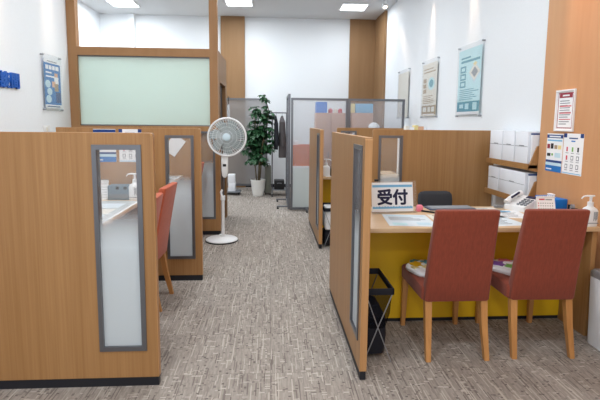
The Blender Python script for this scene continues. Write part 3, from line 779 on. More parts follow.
bl += [(0.04, 0.36, 0.42, 0.58, 'sky_lo'), (0.14, 0.44, 0.27, 0.42, 'sky_lo'), (0.06, 0.38, 0.11, 0.27, 'sky_lo'), (0.62, 0.82, 0.66, 0.74, 'skin_tone'), (0.60, 0.86, 0.52, 0.66, 'paper'), (0.45, 0.66, 0.44, 0.56, 'skin_tone'), (0.60, 0.84, 0.36, 0.52, 'tan'), (0.66, 0.96, 0.12, 0.34, 'pblue_d')]
poster('framed_poster', 'poster', 'blue poster with a cartoon-like figure and white title in clear holder on the left wall', (WL, 5.385, 1.58), R(90), 0.385, 0.535, bl, 'pblue', True)
rd = [(0.05, 0.95, 0.035, 0.965, 'red'), (0.09, 0.91, 0.06, 0.94, 'paper'), (0.12, 0.88, 0.83, 0.95, 'red'), (0.3, 0.7, 0.87, 0.91, 'paper')] + rl(0.16, 0.84, 0.12, 0.78, 11, 'ink_grey') + [(0.16, 0.84, 0.60, 0.63, 'rose'), (0.16, 0.84, 0.42, 0.45, 'rose'), (0.16, 0.84, 0.26, 0.28, 'rose')]
poster('framed_notice', 'notice', 'dark red bordered notice in a pale frame, highest on the wood wall', (2.27, 3.408, 1.412), R(-90), 0.205, 0.295, rd, 'paper', frame='white')
def blue_rects():
    r_ = [(0, 1, 0.88, 0.97, 'pblue_d'), (0.15, 0.85, 0.905, 0.94, 'paper'), (0, 1, 0.0, 0.16, 'pblue'), (0, 1, 0.24, 0.30, 'pblue_d'), (0.05, 0.4, 0.05, 0.08, 'paper'), (0, 1, 0.16, 0.24, 'sky_l')]
    r_ += [(0.05, 0.95, 0.80, 0.84, 'sky'), (0.04, 0.22, 0.60, 0.72, 'red'), (0.27, 0.44, 0.60, 0.74, 'black'), (0.50, 0.68, 0.60, 0.70, 'tan'), (0.72, 0.92, 0.60, 0.70, 'yel_l'), (0.06, 0.28, 0.40, 0.48, 'black'), (0.34, 0.44, 0.42, 0.48, 'green'), (0.55, 0.9, 0.38, 0.5, 'sky_l')]
    return r_
def icon_rects():
    r_ = [(0.0, 0.16, 0.9, 1, 'pblue_d'), (0.84, 1, 0.9, 1, 'pblue_d'), (0.02, 0.98, 0.02, 0.04, 'sky'), (0.28, 0.72, 0.87, 0.90, 'pblue_d'), (0.4, 0.6, 0.80, 0.83, 'pblue')]
    for i in range(3):
        for j in range(3):
            m = [['rose', 'green', 'black'], ['rose', 'ink_grey', 'ink_grey'], ['ink_grey'] * 3][j][i]
            x = 0.14 + 0.28 * i; z = 0.56 - 0.21 * j
            w = 0.075 if j == 0 or (i, j) == (0, 1) else 0.13
            r_ += [(x + 0.07 - w / 2, x + 0.07 + w / 2, z, z + 0.11, m), (x, x + 0.15, z - 0.045, z - 0.03, 'ink_grey')]
            if w > 0.1: r_ += [(x + 0.07 - w * 0.3, x + 0.07 + w * 0.3, z + 0.02, z + 0.09, 'paper')]
    return r_
poster('notice_sheet', 'notice', 'blue and white notice with product pictures on the wood wall', (2.27, 3.508, 1.075), R(-90), 0.205, 0.305, blue_rects(), group='notices on the wood wall')
poster('notice_sheet', 'notice', 'white notice with rows of small icons on the wood wall', (2.27, 3.284, 1.075), R(-90), 0.225, 0.310, icon_rects(), group='notices on the wood wall')
fy = 4.085 - 0.0
poster('notice_sheet', 'notice', 'blue and white notice peeking over the nearest left divider', (-1.448, fy, 1.088), 0, 0.19, 0.288, [(0, 1, 0.90, 0.985, 'pblue_d')] + blue_rects()[2:6] + [(0.05, 0.35, 0.36, 0.44, 'sky'), (0.06, 0.25, 0.50, 0.58, 'black'), (0.3, 0.45, 0.5, 0.6, 'tan')] + rl(0.5, 0.95, 0.36, 0.6, 3), group='notices on the second left divider')
poster('notice_sheet', 'notice', 'white icon notice with blue corners peeking over the nearest left divider', (-1.228, fy, 1.088), 0, 0.195, 0.288, icon_rects(), group='notices on the second left divider')
o = MB().box(-0.085, 0.085, -0.001, 0.001, -0.12, 0.12).build('tilted_sheet', 'paper', None, (-1.20, 5.785, 1.15))
o.rotation_euler = (0, R(37), 0); tag(o, 'white sheet stuck askew on the third left divider, seen through the second window', 'paper')
# logo letters on the left wall
t = empty('logo_sign', (WL, 4.455, 1.742), 'raised blue logo characters on the white left wall, cut by the photo edge', 'sign', R(90))
for i, chx in enumerate('相談間'):
    me = text_mesh(chx, 0.157, 0.0048, 0.011); me.materials.append(M['blue'])
    o = bpy.data.objects.new('letter', me); col.objects.link(o); o.parent = t; o.location = (-0.178 + 0.176 * i, -0.012, 0.078)
t = empty('light_switch', (WL, 5.22, 1.30), 'small white switch plate low on the left wall under the blue poster', 'switch', R(90))
MB().box(-0.07, 0.07, -0.008, 0, 0, 0.09, 0.003).build('plate', 'white', t); MB().box(-0.02, 0.02, -0.011, -0.008, 0.02, 0.07, 0.001).build('rocker', 'cream', t)

# ------------------------------------------------------------------ waste bin at right
t = empty('waste_bin', (2.185, 2.66, 0), 'slim white waste bin on the floor against the wood wall', 'bin')
b = MB(); b.loft([rrect(0, 0, z, hx, hy, 0.02) for z, hx, hy in ((0, 0.060, 0.125), (0.01, 0.063, 0.128), (0.46, 0.071, 0.14))]); b.build('bin_body', 'steel', t)
b = MB(); b.loft([rrect(0, 0, z, hx, hy, 0.02) for z, hx, hy in ((0.46, 0.0715, 0.141), (0.49, 0.0715, 0.141), (0.508, 0.06, 0.128), (0.512, 0.04, 0.1))]); b.build('lid', 'alu_l', t)

# ------------------------------------------------------------------ items in the left bays
calendar((-1.432, 3.985, T), 0, 'white desk calendar seen through the nearest left window', 0.075, 0.17)
t = empty('desk_organiser', (-1.29, 3.985, T), 'blue-grey box device with two dials seen through the nearest left window', 'organiser')
MB().box(-0.095, 0.095, -0.06, 0.06, 0, 0.125, 0.006).build('case', pr('slate_case', (104, 124, 138), 0.5), t)
for x in (-0.01, 0.055):
    b = MB(); b.lathe([(0.014, 0), (0.014, 0.012), (0.01, 0.016)], n=16, mat=Matrix.Rotation(PI / 2, 4, 'X')); o = b.build('dial', 'black', t); o.location = (x, -0.06, 0.105)
MB().box(-0.08, 0.08, -0.062, -0.06, 0.02, 0.05).build('slot_panel', 'grey', t)
pump((-1.160, 3.95, T), 0, 'white pump bottle on the left counter seen through the nearest window', 1.1)

for y0, y1, lb in ((2.52, 3.88, 'pale translucent mat covering the left counter behind the nearest divider'), (4.30, 5.70, 'pale translucent mat covering the left counter behind the second divider')):
    t = empty('desk_mat', (-1.30, (y0 + y1) / 2, T), lb, 'desk mat', 0, 'mats on the left counters')
    h_ = (y1 - y0) / 2
    MB().box(-0.27, 0.20, -h_, h_, 0, 0.002).build('mat_sheet', 'mat_grey', t)
    MB().box(0.185, 0.20, -h_, h_, 0.002, 0.004).build('edge_strip', 'paper', t)
    m = MB()
    for k in range(5): m.box(-0.20, 0.12, -h_ + 0.08 + k * 0.24, -h_ + 0.27 + k * 0.24, 0.002, 0.0025, m=k % 2)
    m.build('inserted_sheets', ['sheet_blue', 'cream'], t)
# things on the farther service desk
pump((0.70, 5.70, T), R(180), 'small white pump bottle on the farther yellow desk', 1.05)
b = MB(); b.box(-0.03, 0.03, -0.04, 0.04, 0, 0.10, 0.006).box(-0.02, 0.02, -0.03, 0.03, 0.10, 0.115, 0.004)
tag(b.build('card_reader', 'black', None, (0.79, 5.72, T)), 'small black card reader beside the pump bottle on the farther desk', 'device')
sheet(0.73, 5.66, 0.08, 0.05, 0.2, 'small white card lying on the farther yellow desk', [], group=None, th=0.003)

# ------------------------------------------------------------------ fan
t = empty('standing_fan', (-0.595, 5.50, 0), 'tall white standing fan with round wire guard in the aisle', 'fan', 0)
b = MB(); b.lathe([(0.185, 0.012), (0.193, 0.014), (0.193, 0.022), (0.175, 0.033), (0.06, 0.045), (0.03, 0.055), (0.028, 0.08)], n=44); b.build('base', 'white', t)
MB().lathe([(0.192, 0.0), (0.199, 0.002), (0.199, 0.012), (0.192, 0.014)], n=44).build('base_rim', 'black', t)
MB().tube([(0.016, 0, 0.05), (0.019, 0, 0.52)], 0.020, 14).build('pole', 'white', t)
MB().lathe([(0.025, 0.50), (0.029, 0.505), (0.029, 0.555), (0.022, 0.56)], c=(0.018, 0, 0), n=18).build('height_collar', 'white', t)
MB().tube([(0.019, 0, 0.55), (0.026, 0, 0.66), (0.036, 0, 0.84)], 0.013, 10).build('inner_pole', 'alu', t)
MB().tube([(0.006, 0, 0.56), (-0.002, 0, 0.60), (0.016, 0, 0.63)], 0.016, 8).build('clamp', 'white', t)
cb = MB(); cb.loft([rrect(0.044, 0.0, z, hx, hy, 0.015) for z, hx, hy in ((0.78, 0.016, 0.02), (0.80, 0.030, 0.026), (0.86, 0.038, 0.03), (1.03, 0.040, 0.03), (1.06, 0.03, 0.026))]); cb = cb.build('control_box', 'white', t)
MB().box(0.024, 0.064, -0.033, -0.03, 0.915, 0.945, 0.001).build('control_window', 'black', cb)
FX, FZ, FY = 0.078, 1.268, -0.05
b = MB(); b.lathe([(0.03, 0.10), (0.06, 0.09), (0.068, 0.04), (0.06, 0.0), (0.03, -0.02)][::-1], n=20, mat=Matrix.Translation((FX, FY + 0.07, FZ)) @ Matrix.Rotation(-PI / 2, 4, 'X')); b.build('motor_housing', 'white', t)
MB().tube([(0.044, 0.0, 1.04), (0.055, 0.03, 1.13), (FX, FY + 0.11, FZ - 0.03)], 0.022, 10).build('neck', 'white', t)
g = MB(); RAD = 0.222
g.ring((FX, FY, FZ), RAD, 0.012, 'y', 48, 8)
gr = g.build('guard_rim', 'white', t)
for nm, yy, dome in (('front_guard', -0.055, 1), ('rear_guard', 0.06, 1)):
    w = MB()
    for rr in (0.075, 0.12, 0.165, 0.20): w.ring((FX, FY + yy * (1 - (rr / RAD) ** 2), FZ), rr, 0.0016, 'y', 40, 4)
    for k in range(44):
        a = 2 * PI * k / 44
        w.tube([(FX + rr * math.cos(a + sw), FY + yy * (1 - (rr / RAD) ** 2), FZ + rr * math.sin(a + sw)) for rr, sw in ((0.04, 0), (0.1, 0.1), (0.16, 0.18), (RAD - 0.004, 0.22))], 0.0013, 4)
    w.build(nm, 'fan_wire', t)
b = MB(); b.lathe([(0.046, 0.0), (0.046, 0.008), (0.036, 0.014), (0.01, 0.016)], n=26, mat=Matrix.Translation((FX, FY - 0.05, FZ)) @ Matrix.Rotation(PI / 2, 4, 'X')); hb = b.build('hub_badge', 'fan_hub', t)
for k in range(7):
    a0 = 2 * PI * k / 7
    w = MB(); secs = []
    for r_, hw, ph in ((0.035, 0.02, 0.0), (0.09, 0.045, 0.12), (0.15, 0.058, 0.22), (0.185, 0.05, 0.30), (0.198, 0.025, 0.34)):
        a = a0 + ph; d = Vector((math.cos(a), 0, math.sin(a))); n_ = Vector((-math.sin(a), 0, math.cos(a))); c0 = Vector((FX, FY, FZ)) + d * r_
        secs.append([c0 + n_ * hw + Vector((0, -0.018, 0)), c0 - n_ * hw + Vector((0, 0.018, 0)), c0 - n_ * hw + Vector((0, 0.020, 0)), c0 + n_ * hw + Vector((0, -0.016, 0))])
    w.loft(secs); w.build('blade', 'fan_blade', t)

# ------------------------------------------------------------------ potted plant
t = empty('potted_plant', (-0.245, 8.92, 0), 'tall leafy green plant in a white tapered pot at the rear', 'plant')
MB().lathe([(0.085, 0), (0.10, 0.004), (0.128, 0.15), (0.145, 0.30), (0.15, 0.315), (0.147, 0.325), (0.138, 0.325), (0.132, 0.29)], n=32).build('pot', 'pot', t)
MB().lathe([(0.12, 0.26), (0.13, 0.285), (0.05, 0.30), (0.01, 0.302)], n=24).build('soil', 'soil', t)
tips = []
stems = [((0.0, 0.0), [(0.02, 0, 0.6), (0.0, 0.02, 1.0), (-0.06, 0.0, 1.35), (-0.05, -0.03, 1.62)]), ((0.03, 0.02), [(0.06, 0.02, 0.6), (0.10, 0.0, 1.0), (0.18, -0.02, 1.4), (0.20, 0.0, 1.70), (0.14, -0.02, 1.90)]), ((-0.03, 0.01), [(-0.06, 0.0, 0.6), (-0.12, -0.02, 0.95), (-0.2, 0.0, 1.25)]), ((0.01, -0.03), [(0.03, -0.06, 0.55), (0.07, -0.09, 0.9), (0.12, -0.1, 1.22)])]
for (bx, by), pts in stems:
    P = [(bx, by, 0.29)] + pts
    MB().tube(P, [0.014] + [0.011 - 0.001 * i for i in range(len(pts))], 7).build('stem', 'bark', t)
lf = MB()
def leaflet(o, d, L_, W_):
    d = d.normalized(); side = d.cross(Vector((0, 0, 1)))
    if side.length < 1e-3: side = Vector((1, 0, 0))
    side.normalize(); up = side.cross(d)
    bm = lf.bm; pr_ = [(0.0, 0.06, 0.0), (0.3, 0.8, 0.06), (0.6, 1.0, 0.04), (0.85, 0.55, -0.06), (1.0, 0.05, -0.18)]
    rows = []
    for u, w, z in pr_:
        c = o + d * (L_ * u) + up * (L_ * z)
        rows.append((bm.verts.new(c - side * (W_ * w) + up * W_ * w * 0.3), bm.verts.new(c), bm.verts.new(c + side * (W_ * w) + up * W_ * w * 0.3)))
    for a, b_ in zip(rows, rows[1:]):
        for q in ((a[0], a[1], b_[1], b_[0]), (a[1], a[2], b_[2], b_[1])): f_ = bm.faces.new(q); f_.smooth = True
def cluster(c, s):
    n = rnd.choice((6, 7, 8)); tilt = rnd.uniform(-1.0, 0.2); a0 = rnd.random() * 6
    for k in range(n):
        a = a0 + 2 * PI * k / n
        leaflet(c, Vector((math.cos(a), math.sin(a), tilt + rnd.uniform(-0.4, 0.3))), s * rnd.uniform(0.8, 1.2), s * 0.30)
tw = MB()
for i in range(150):
    zc = rnd.choice((rnd.uniform(0.62, 1.35), rnd.uniform(0.75, 1.3), rnd.uniform(1.0, 1.72)))
    wx = 0.30 if zc < 1.35 else 0.16
    cx = (-0.0 if zc < 1.35 else 0.02) + rnd.gauss(0, 0.5) * wx
    cy = rnd.gauss(0, 0.5) * 0.22
    if zc > 1.4: cx = rnd.choice((-0.06 + rnd.gauss(0, 0.05), 0.18 + rnd.gauss(0, 0.06)))
    if zc < 0.85 and abs(cx) > 0.2: continue
    cluster(Vector((max(-0.33, min(0.25, cx)), cy, zc)), rnd.uniform(0.10, 0.145))
for z in (1.5, 1.6, 1.68, 1.76, 1.82, 1.88, 1.92, 1.96): cluster(Vector((0.17 - (z - 1.6) * 0.18 + rnd.uniform(-0.05, 0.05), rnd.uniform(-0.05, 0.05), z)), 0.10)
lf.build('foliage', 'leaf', t, angle=180)
tw.bm.free()

# ------------------------------------------------------------------ rear screens, coat rack, cart
def fscreen(ox, oy, rz, widths, H, label, mat='screen', z0=0.06, feet=True, group='grey-framed movable screens', low=0.0, zb=0.02):
    t = empty('folding_screen', (ox, oy, 0), label, 'screen', rz, group)
    x = 0.0; r_ = 0.018
    for i, w in enumerate(widths):
        f_ = MB()
        f_.box(x, x + 2 * r_, -r_, r_, zb, H).box(x + w - 2 * r_, x + w, -r_, r_, zb, H)
        f_.box(x + 2 * r_, x + w - 2 * r_, -r_, r_, H - 2 * r_, H).box(x + 2 * r_, x + w - 2 * r_, -r_, r_, zb, z0)
        fo = f_.build('frame', 'alu', t)
        MB().box(x + 2 * r_, x + w - 2 * r_, -0.003, 0.003, max(z0, low), H - 2 * r_).build('pane', mat, fo)
        if low: MB().box(x + 2 * r_, x + w - 2 * r_, -0.003, 0.003, z0, low).build('lower_pane', 'screen_low', fo)
        x += w + 0.004
    if feet:
        for xx in feet:
            MB().box(xx - 0.015, xx + 0.015, -0.20, 0.20, 0.035, 0.06, 0.004).build('foot_bar', 'alu', t)
            for yy in (-0.18, 0.18):
                b = MB(); b.lathe([(0.006, -0.012), (0.018, -0.01), (0.018, 0.01), (0.006, 0.012)], n=12, mat=Matrix.Rotation(PI / 2, 4, 'Y')); o = b.build('caster', 'black', t); o.location = (xx, yy, 0.018)
    return t
fscreen(0.325, 7.38, 0, [0.925, 0.925], 1.838, 'double translucent screen in grey frame across the rear of the aisle', feet=(0.26, 0.96, 1.78), low=0.71)
fscreen(0.302, 8.32, R(-90), [0.88], 1.905, 'single screen turned edge-on, left of the double translucent screen', feet=(0.10, 0.80))
fscreen(-0.99, 9.50, 0, [0.92], 1.93, 'smoky translucent screen behind the potted plant', 'screen_grey', 0.16, feet=(0.05, 0.87), zb=0.12)
# hook and hanging umbrella on the rear screen
t = empty('hanging_umbrella', (-0.855, 9.42, 1.20), 'pale folded umbrella hanging from the rear smoky screen', 'umbrella')
b = MB(); b.lathe([(0.004, 0.0), (0.014, 0.12), (0.026, 0.45), (0.020, 0.58), (0.006, 0.60)], n=12); b.build('canopy', 'vinyl', t)
MB().tube([(0, 0, 0.60), (0, 0, 0.71), (0.0, 0.04, 0.755), (0, 0.09, 0.75), (0, 0.108, 0.71)], 0.007, 8).build('handle', 'black', t)
# coat rack
t = empty('coat_rack', (0.17, 8.98, 0), 'grey tubular coat rack beside the edge-on screen', 'coat rack')
for sx in (-1, 1):
    MB().tube([(sx * 0.14, 0, 0.06), (sx * 0.14, 0, 1.60), (sx * 0.135, 0, 1.628)], 0.012, 8).build('upright', 'alu', t)
    MB().tube([(sx * 0.14, -0.2, 0.05), (sx * 0.14, 0.2, 0.05)], 0.012, 8).build('foot_bar', 'alu', t)
    for yy in (-0.19, 0.19):
        b = MB(); b.lathe([(0.006, -0.012), (0.019, -0.01), (0.019, 0.01), (0.006, 0.012)], n=12, mat=Matrix.Rotation(PI / 2, 4, 'Y')); o = b.build('caster', 'black', t); o.location = (sx * 0.14, yy, 0.019)
MB().tube([(-0.17, 0, 1.63), (0.17, 0, 1.63)], 0.012, 8).build('rail', 'alu', t)
MB().box(-0.14, 0.14, -0.15, 0.15, 0.12, 0.135).build('lower_shelf', 'grey', t)
def coat(x, zb, hw, mat, label):
    t = empty('coat', (x, 8.98, 1.61), label, 'coat', 0, 'coats on the rack')
    b = MB(); rows = []
    for z, hx, hy in ((-(1.61 - zb), hw, 0.16), (-(1.61 - zb) * 0.6, hw * 0.95, 0.17), (-0.30, hw * 0.85, 0.19), (-0.16, hw * 0.75, 0.20), (-0.10, hw * 0.55, 0.12), (-0.055, hw * 0.35, 0.05), (-0.035, hw * 0.2, 0.035)):
        rows.append(rrect(0.004 * math.sin(z * 20), 0, z, hx, hy, min(hx, hy) * 0.8, 4))
    b.loft(rows); b.build('body', mat, t)
    MB().tube([(0, 0, -0.05), (0, 0, 0.01), (0.0, 0.012, 0.04), (0, -0.012, 0.038)], 0.004, 6).build('hanger_hook', 'chrome', t)
    for s in (-1, 1):
        b = MB(); b.tube([(0.0, s * 0.17, -0.18), (0.01, s * 0.21, -0.42), (0.015, s * 0.20, -0.62)], [0.04, 0.042, 0.035], 10); b.build('sleeve', mat, t)
coat(0.105, 0.92, 0.042, 'coat_b', 'black coat hanging on the rack, the darker one beside the plant')
coat(0.225, 0.76, 0.072, 'coat_g', 'grey coat hanging on the rack beside the edge-on screen')
t = empty('storage_case', (0.17, 8.97, 0.135), 'dark case on the lower shelf of the coat rack', 'case')
MB().box(-0.10, 0.10, -0.13, 0.13, 0, 0.18, 0.01).build('case_body', 'black', t); MB().tube([(-0.04, -0.13, 0.12), (-0.04, -0.15, 0.13), (0.04, -0.15, 0.13), (0.04, -0.13, 0.12)], 0.006, 6).build('handle', 'grey', t)
t = empty('suitcase', (-0.052, 9.15, 0), 'olive grey upright suitcase standing beside the white plant pot', 'suitcase')
b = MB(); b.box(-0.062, 0.062, -0.12, 0.12, 0.04, 0.58, 0.02)
for i in range(4): b.box(-0.05 + i * 0.03, -0.04 + i * 0.03, -0.125, -0.118, 0.08, 0.54, 0.002)
b.build('shell', 'case', t)
MB().tube([(-0.03, 0, 0.57), (-0.03, 0, 0.62), (0.03, 0, 0.62), (0.03, 0, 0.57)], 0.007, 6).build('handle', 'black', t)
for sx in (-1, 1):
    for sy in (-1, 1):
        b = MB(); b.lathe([(0.006, -0.01), (0.02, -0.01), (0.02, 0.01), (0.006, 0.01)], n=12, mat=Matrix.Rotation(PI / 2, 4, 'Y')); o = b.build('caster', 'black', t); o.location = (sx * 0.045, sy * 0.095, 0.02)
def carton(x, y, z, w, d, h, label, mat='box_white', group=None):
    t = empty('carton_box', (x, y, z), label, 'box', 0, group)
    MB().box(-w / 2, w / 2, -d / 2, d / 2, 0, h, 0.004).build('carton', mat, t)
    MB().box(-w / 2 - 0.0008, w / 2 + 0.0008, -0.02, 0.02, h * 0.75, h + 0.0008).build('tape', 'cream', t)
t = empty('low_cart', (-0.76, 9.12, 0), 'low grey cart on casters behind the fan pole', 'cart')
MB().box(-0.16, 0.16, -0.16, 0.16, 0.05, 0.075, 0.004).build('deck', 'grey', t)
for sx in (-1, 1):
    for sy in (-1, 1):
        b = MB(); b.lathe([(0.006, -0.012), (0.025, -0.012), (0.025, 0.012), (0.006, 0.012)], n=12, mat=Matrix.Rotation(PI / 2, 4, 'Y')); o = b.build('caster', 'black', t); o.location = (sx * 0.13, sy * 0.12, 0.025)
carton(-0.770, 9.12, 0.075, 0.14, 0.2, 0.165, 'lower white carton of the pair on the low cart', group='white cartons on the low cart')
carton(-0.778, 9.12, 0.241, 0.135, 0.2, 0.165, 'upper white carton of the pair on the low cart', group='white cartons on the low cart')

# storage behind the double screen
def locker(x0, x1, y0, y1, h, label, mat='cab_beige', doors=2):
    t = empty('storage_cabinet', ((x0 + x1) / 2, (y0 + y1) / 2, 0), label, 'cabinet', 0, None)
    w = (x1 - x0) / 2; d = (y1 - y0) / 2
    MB().box(-w, w, -d, d, 0.0, h, 0.003).build('carcass', mat, t)
    for k in range(doors):
        a = -w + 2 * w * k / doors; b_ = -w + 2 * w * (k + 1) / doors
        o = MB().box(a + 0.006, b_ - 0.006, -d - 0.014, -d, 0.06, h - 0.02, 0.002).build('door', mat, t)
        hx = b_ - 0.05 if k == 0 else a + 0.05
        MB().box(hx - 0.008, hx + 0.008, -d - 0.026, -d - 0.014, h * 0.5, h * 0.5 + 0.1, 0.003).build('handle', 'alu', o)
    return t
locker(0.83, 1.38, 8.3, 8.7, 1.625, 'beige locker behind the left half of the translucent screen')
locker(1.48, 1.87, 8.3, 8.7, 1.63, 'beige locker behind the right half of the translucent screen', doors=1)
locker(0.36, 0.80, 7.80, 8.15, 0.70, 'low white cabinet behind the translucent screen', 'white', 1)
t = empty('orange_crate', (0.56, 7.97, 0.70), 'orange wooden crate on the low white cabinet behind the screen', 'crate')
MB().plate_hole(0.19, 0.36, -0.06, 0.06, 0.22, 0.26, -0.15, -0.14, 0, 0.0, -0.19).box(-0.19, -0.18, -0.14, 0.15, 0, 0.36).box(0.18, 0.19, -0.14, 0.15, 0, 0.36).box(-0.18, 0.18, 0.14, 0.15, 0, 0.36).box(-0.18, 0.18, -0.14, 0.14, 0, 0.01).build('crate_body', 'orange_case', t)
MB().box(-0.17, 0.17, -0.13, 0.13, 0.01, 0.345, 0.01).build('contents', 'orange_case', t)
carton(0.425, 7.96, 1.045, 0.10, 0.14, 0.085, 'small white carton on top of the orange crate')
carton(0.93, 8.48, 1.625, 0.20, 0.24, 0.20, 'bright blue carton on top of the left beige locker', 'tissue')
b = MB(); b.box(-0.16, 0.16, -0.12, 0.12, 0, 0.17, 0.004); tag(b.build('light_blue_carton', 'sky', None, (1.72, 8.48, 1.63)), 'light blue carton on top of the right beige locker', 'box')
b = MB(); b.box(-0.06, 0.06, -0.1, 0.1, 0, 0.17, 0.004); tag(b.build('cream_carton', 'yel_l', None, (1.49, 8.48, 1.63)), 'small cream carton beside the light blue one on the locker', 'box')
for i, (x, mt, cl_) in enumerate(((1.10, 'rose', 'rose'), (1.19, 'cream', 'cream'), (1.28, 'rose', 'second rose'))):
    b = MB(); b.lathe([(0.035, 0), (0.04, 0.01), (0.04, 0.06), (0.02, 0.085)], n=14)
    tag(b.build('storage_jar', mt, None, (x, 8.42, 1.625)), ['rose jar on the left locker, next to the blue carton', 'cream jar between two rose jars on the left locker', 'rose jar on the left locker, farthest from the blue carton'][i], 'jar', 'small jars on the beige locker')
# sideboard behind the rear divider with books and a crumpled paper on it
b = MB(); b.loft([[Vector((0.09 * sc * math.cos(2 * PI * i / 14) * (1 + 0.2 * math.sin(3 * i)), 0.07 * sc * math.sin(2 * PI * i / 14) * (1 + 0.2 * math.cos(4 * i)), z)) for i in range(14)] for sc, z in ((0.8, 0), (1, 0.03), (0.8, 0.06), (0.45, 0.09), (0.2, 0.10))])
locker(1.45, 2.10, 7.72, 8.06, 1.36, 'tall white sideboard between the rear divider and the lockers', 'white', 2)
tag(b.build('crumpled_paper', 'paper', None, (1.80, 7.9, 1.36)), 'crumpled white paper on top of the rear sideboard', 'paper')
t = empty('book_cabinet', (1.97, 6.05, 0), 'low white cabinet hidden behind the divider, with books on it', 'cabinet')
MB().box(-0.22, 0.22, -0.15, 0.15, 0, 1.34, 0.003).build('carcass', 'white', t)
bx = 1.80
for i, (w, h, mt, lb) in enumerate(((0.05, 0.075, 'cream', 'cream'), (0.06, 0.06, 'paper', 'white'), (0.05, 0.085, 'yel_l', 'pale yellow'), (0.07, 0.07, 'skin_tone', 'peach'), (0.05, 0.06, 'box_white', 'bluish white'))):
    t = empty('small_book', (bx + w / 2, 6.05, 1.34), '%s book showing over the divider behind the reception' % lb, 'book', 0, 'books showing over the divider')
    MB().box(-w / 2, w / 2, -0.05, 0.05, 0, h, 0.002).build('cover', mt, t)
    MB().box(-w / 2 + 0.006, w / 2 - 0.006, -0.048, 0.048, h, h + 0.002).build('pages', 'paper', t)
    bx += w + 0.004

# ------------------------------------------------------------------ lamps
LG = 'square ceiling panel lamps'
lamps = [(-0.60, 8.93, 'square ceiling lamp above the plant at the rear'), (1.60, 9.05, 'square ceiling lamp above the rear lockers'), (-2.82, 9.22, 'square ceiling lamp inside the glazed office'),
         (-0.80, 6.3, None), (0.60, 6.3, None), (-1.00, 3.6, None), (0.70, 3.6, None), (-1.00, 0.9, None), (0.70, 0.9, None), (-1.0, -1.6, None), (0.7, -1.6, None), (-1.9, 7.0, None)]
LAMP_W = 21.0
for i, (x, y, lb) in enumerate(lamps):
    t = empty('ceiling_lamp', (x, y, ZC), lb or 'square ceiling lamp overhead, outside the photographed view', 'ceiling lamp', 0, LG)
    f_ = MB()
    f_.box(-0.26, 0.26, -0.26, -0.235, -0.014, 0).box(-0.26, 0.26, 0.235, 0.26, -0.014, 0).box(-0.26, -0.235, -0.235, 0.235, -0.014, 0).box(0.235, 0.26, -0.235, 0.235, -0.014, 0)
    f_.build('lamp_frame', 'white', t)
    MB().box(-0.235, 0.235, -0.235, 0.235, -0.006, 0).build('diffuser', 'lamp', t)
    ld = bpy.data.lights.new('lamp_light', 'AREA'); ld.shape = 'SQUARE'; ld.size = 0.46; ld.energy = LAMP_W * (0.6 if i == 1 else (1.3 if x < 0 else 0.8)); ld.color = (0.91, 0.965, 1.0)
    lo = bpy.data.objects.new('lamp_light', ld); col.objects.link(lo); lo.parent = t; lo.location = (0, 0, -0.012)
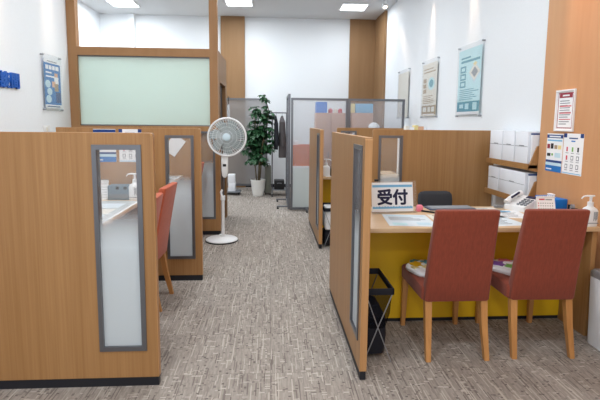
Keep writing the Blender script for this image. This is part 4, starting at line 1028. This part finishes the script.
def spot(x, y, aim, label, e=26, col_=(1.0, 0.70, 0.48), vis=True):
    t = empty('spot_lamp', (x, y, ZC), label, 'spotlight', 0, 'white ceiling spotlights along the walls')
    MB().lathe([(0.035, -0.02), (0.04, -0.018), (0.04, 0)], n=18).build('mount', 'white', t)
    d = (Vector(aim) - Vector((x, y, ZC - 0.07))).normalized()
    q = d.to_track_quat('-Z', 'Y').to_matrix().to_4x4()
    MB().lathe([(0.018, 0.055), (0.034, 0.045), (0.044, -0.045), (0.040, -0.045), (0.034, -0.03)], n=18, mat=Matrix.Translation((0, 0, -0.07)) @ q).build('lamp_head', 'white', t)
    MB().lathe([(0.032, -0.034), (0.032, -0.030)], n=16, mat=Matrix.Translation((0, 0, -0.07)) @ q).build('bulb', 'spot_glow', t)
    ld = bpy.data.lights.new('spot_light', 'SPOT'); ld.energy = e; ld.spot_size = R(23); ld.spot_blend = 1.0; ld.color = col_; ld.shadow_soft_size = 0.03
    lo = bpy.data.objects.new('spot_light', ld); col.objects.link(lo); lo.parent = t
    lo.location = Vector((0, 0, -0.07)) + d * 0.06; lo.rotation_euler = d.to_track_quat('-Z', 'Y').to_euler()
spot(2.10, 8.62, (2.31, 7.95, 2.7), 'white ceiling spotlight in view, near the corner by the right wall', 45)
OV = 'white ceiling spotlight above the photo frame, along a wall'
for yy in (6.6, 5.25): spot(2.14, yy, (2.31, yy, 2.75), OV, 50)
spot(2.06, 3.28, (2.26, 3.28, 2.25), OV, 150, (1.0, 0.50, 0.24))
for yy in (5.38, 4.4): spot(-2.295, yy, (-2.465, yy, 2.7), OV, 60)

# world: pale light from the open shop front behind the camera
w = bpy.data.worlds.new('world'); scn.world = w; w.use_nodes = True
bg = w.node_tree.nodes['Background']; bg.inputs[0].default_value = (0.93, 0.97, 1.0, 1); bg.inputs[1].default_value = 1.35

# ------------------------------------------------------------------ camera
F, PY = 455.0, 175.0
pitch = math.atan2(PY - 122.3, F); yaw = math.atan2(29.6, F); roll = R(0.55)
fw = Vector((math.sin(yaw) * math.cos(pitch), math.cos(yaw) * math.cos(pitch), -math.sin(pitch)))
rt0 = Vector((math.cos(yaw), -math.sin(yaw), 0)); up0 = rt0.cross(fw)
rt = rt0 * math.cos(roll) + up0 * math.sin(roll); up = up0 * math.cos(roll) - rt0 * math.sin(roll)
cd = bpy.data.cameras.new('camera'); cam = bpy.data.objects.new('camera', cd); col.objects.link(cam)
cam.matrix_world = Matrix((( rt.x, up.x, -fw.x, 0), (rt.y, up.y, -fw.y, 0), (rt.z, up.z, -fw.z, 1.45), (0, 0, 0, 1)))
cd.sensor_fit = 'HORIZONTAL'; cd.sensor_width = 36.0; cd.lens = 36.0 * F / 600.0
cd.shift_y = (PY - 200.0) / 600.0
cd.clip_start = 0.05
scn.camera = cam
scn.view_settings.view_transform = 'Standard'; scn.view_settings.look = 'None'
scn.view_settings.exposure = 0.12; scn.view_settings.gamma = 1.0; scn.view_settings.use_curve_mapping = False
try:
    scn.cycles.use_denoising = True
    scn.cycles.transparent_max_bounces = 24
except Exception: pass
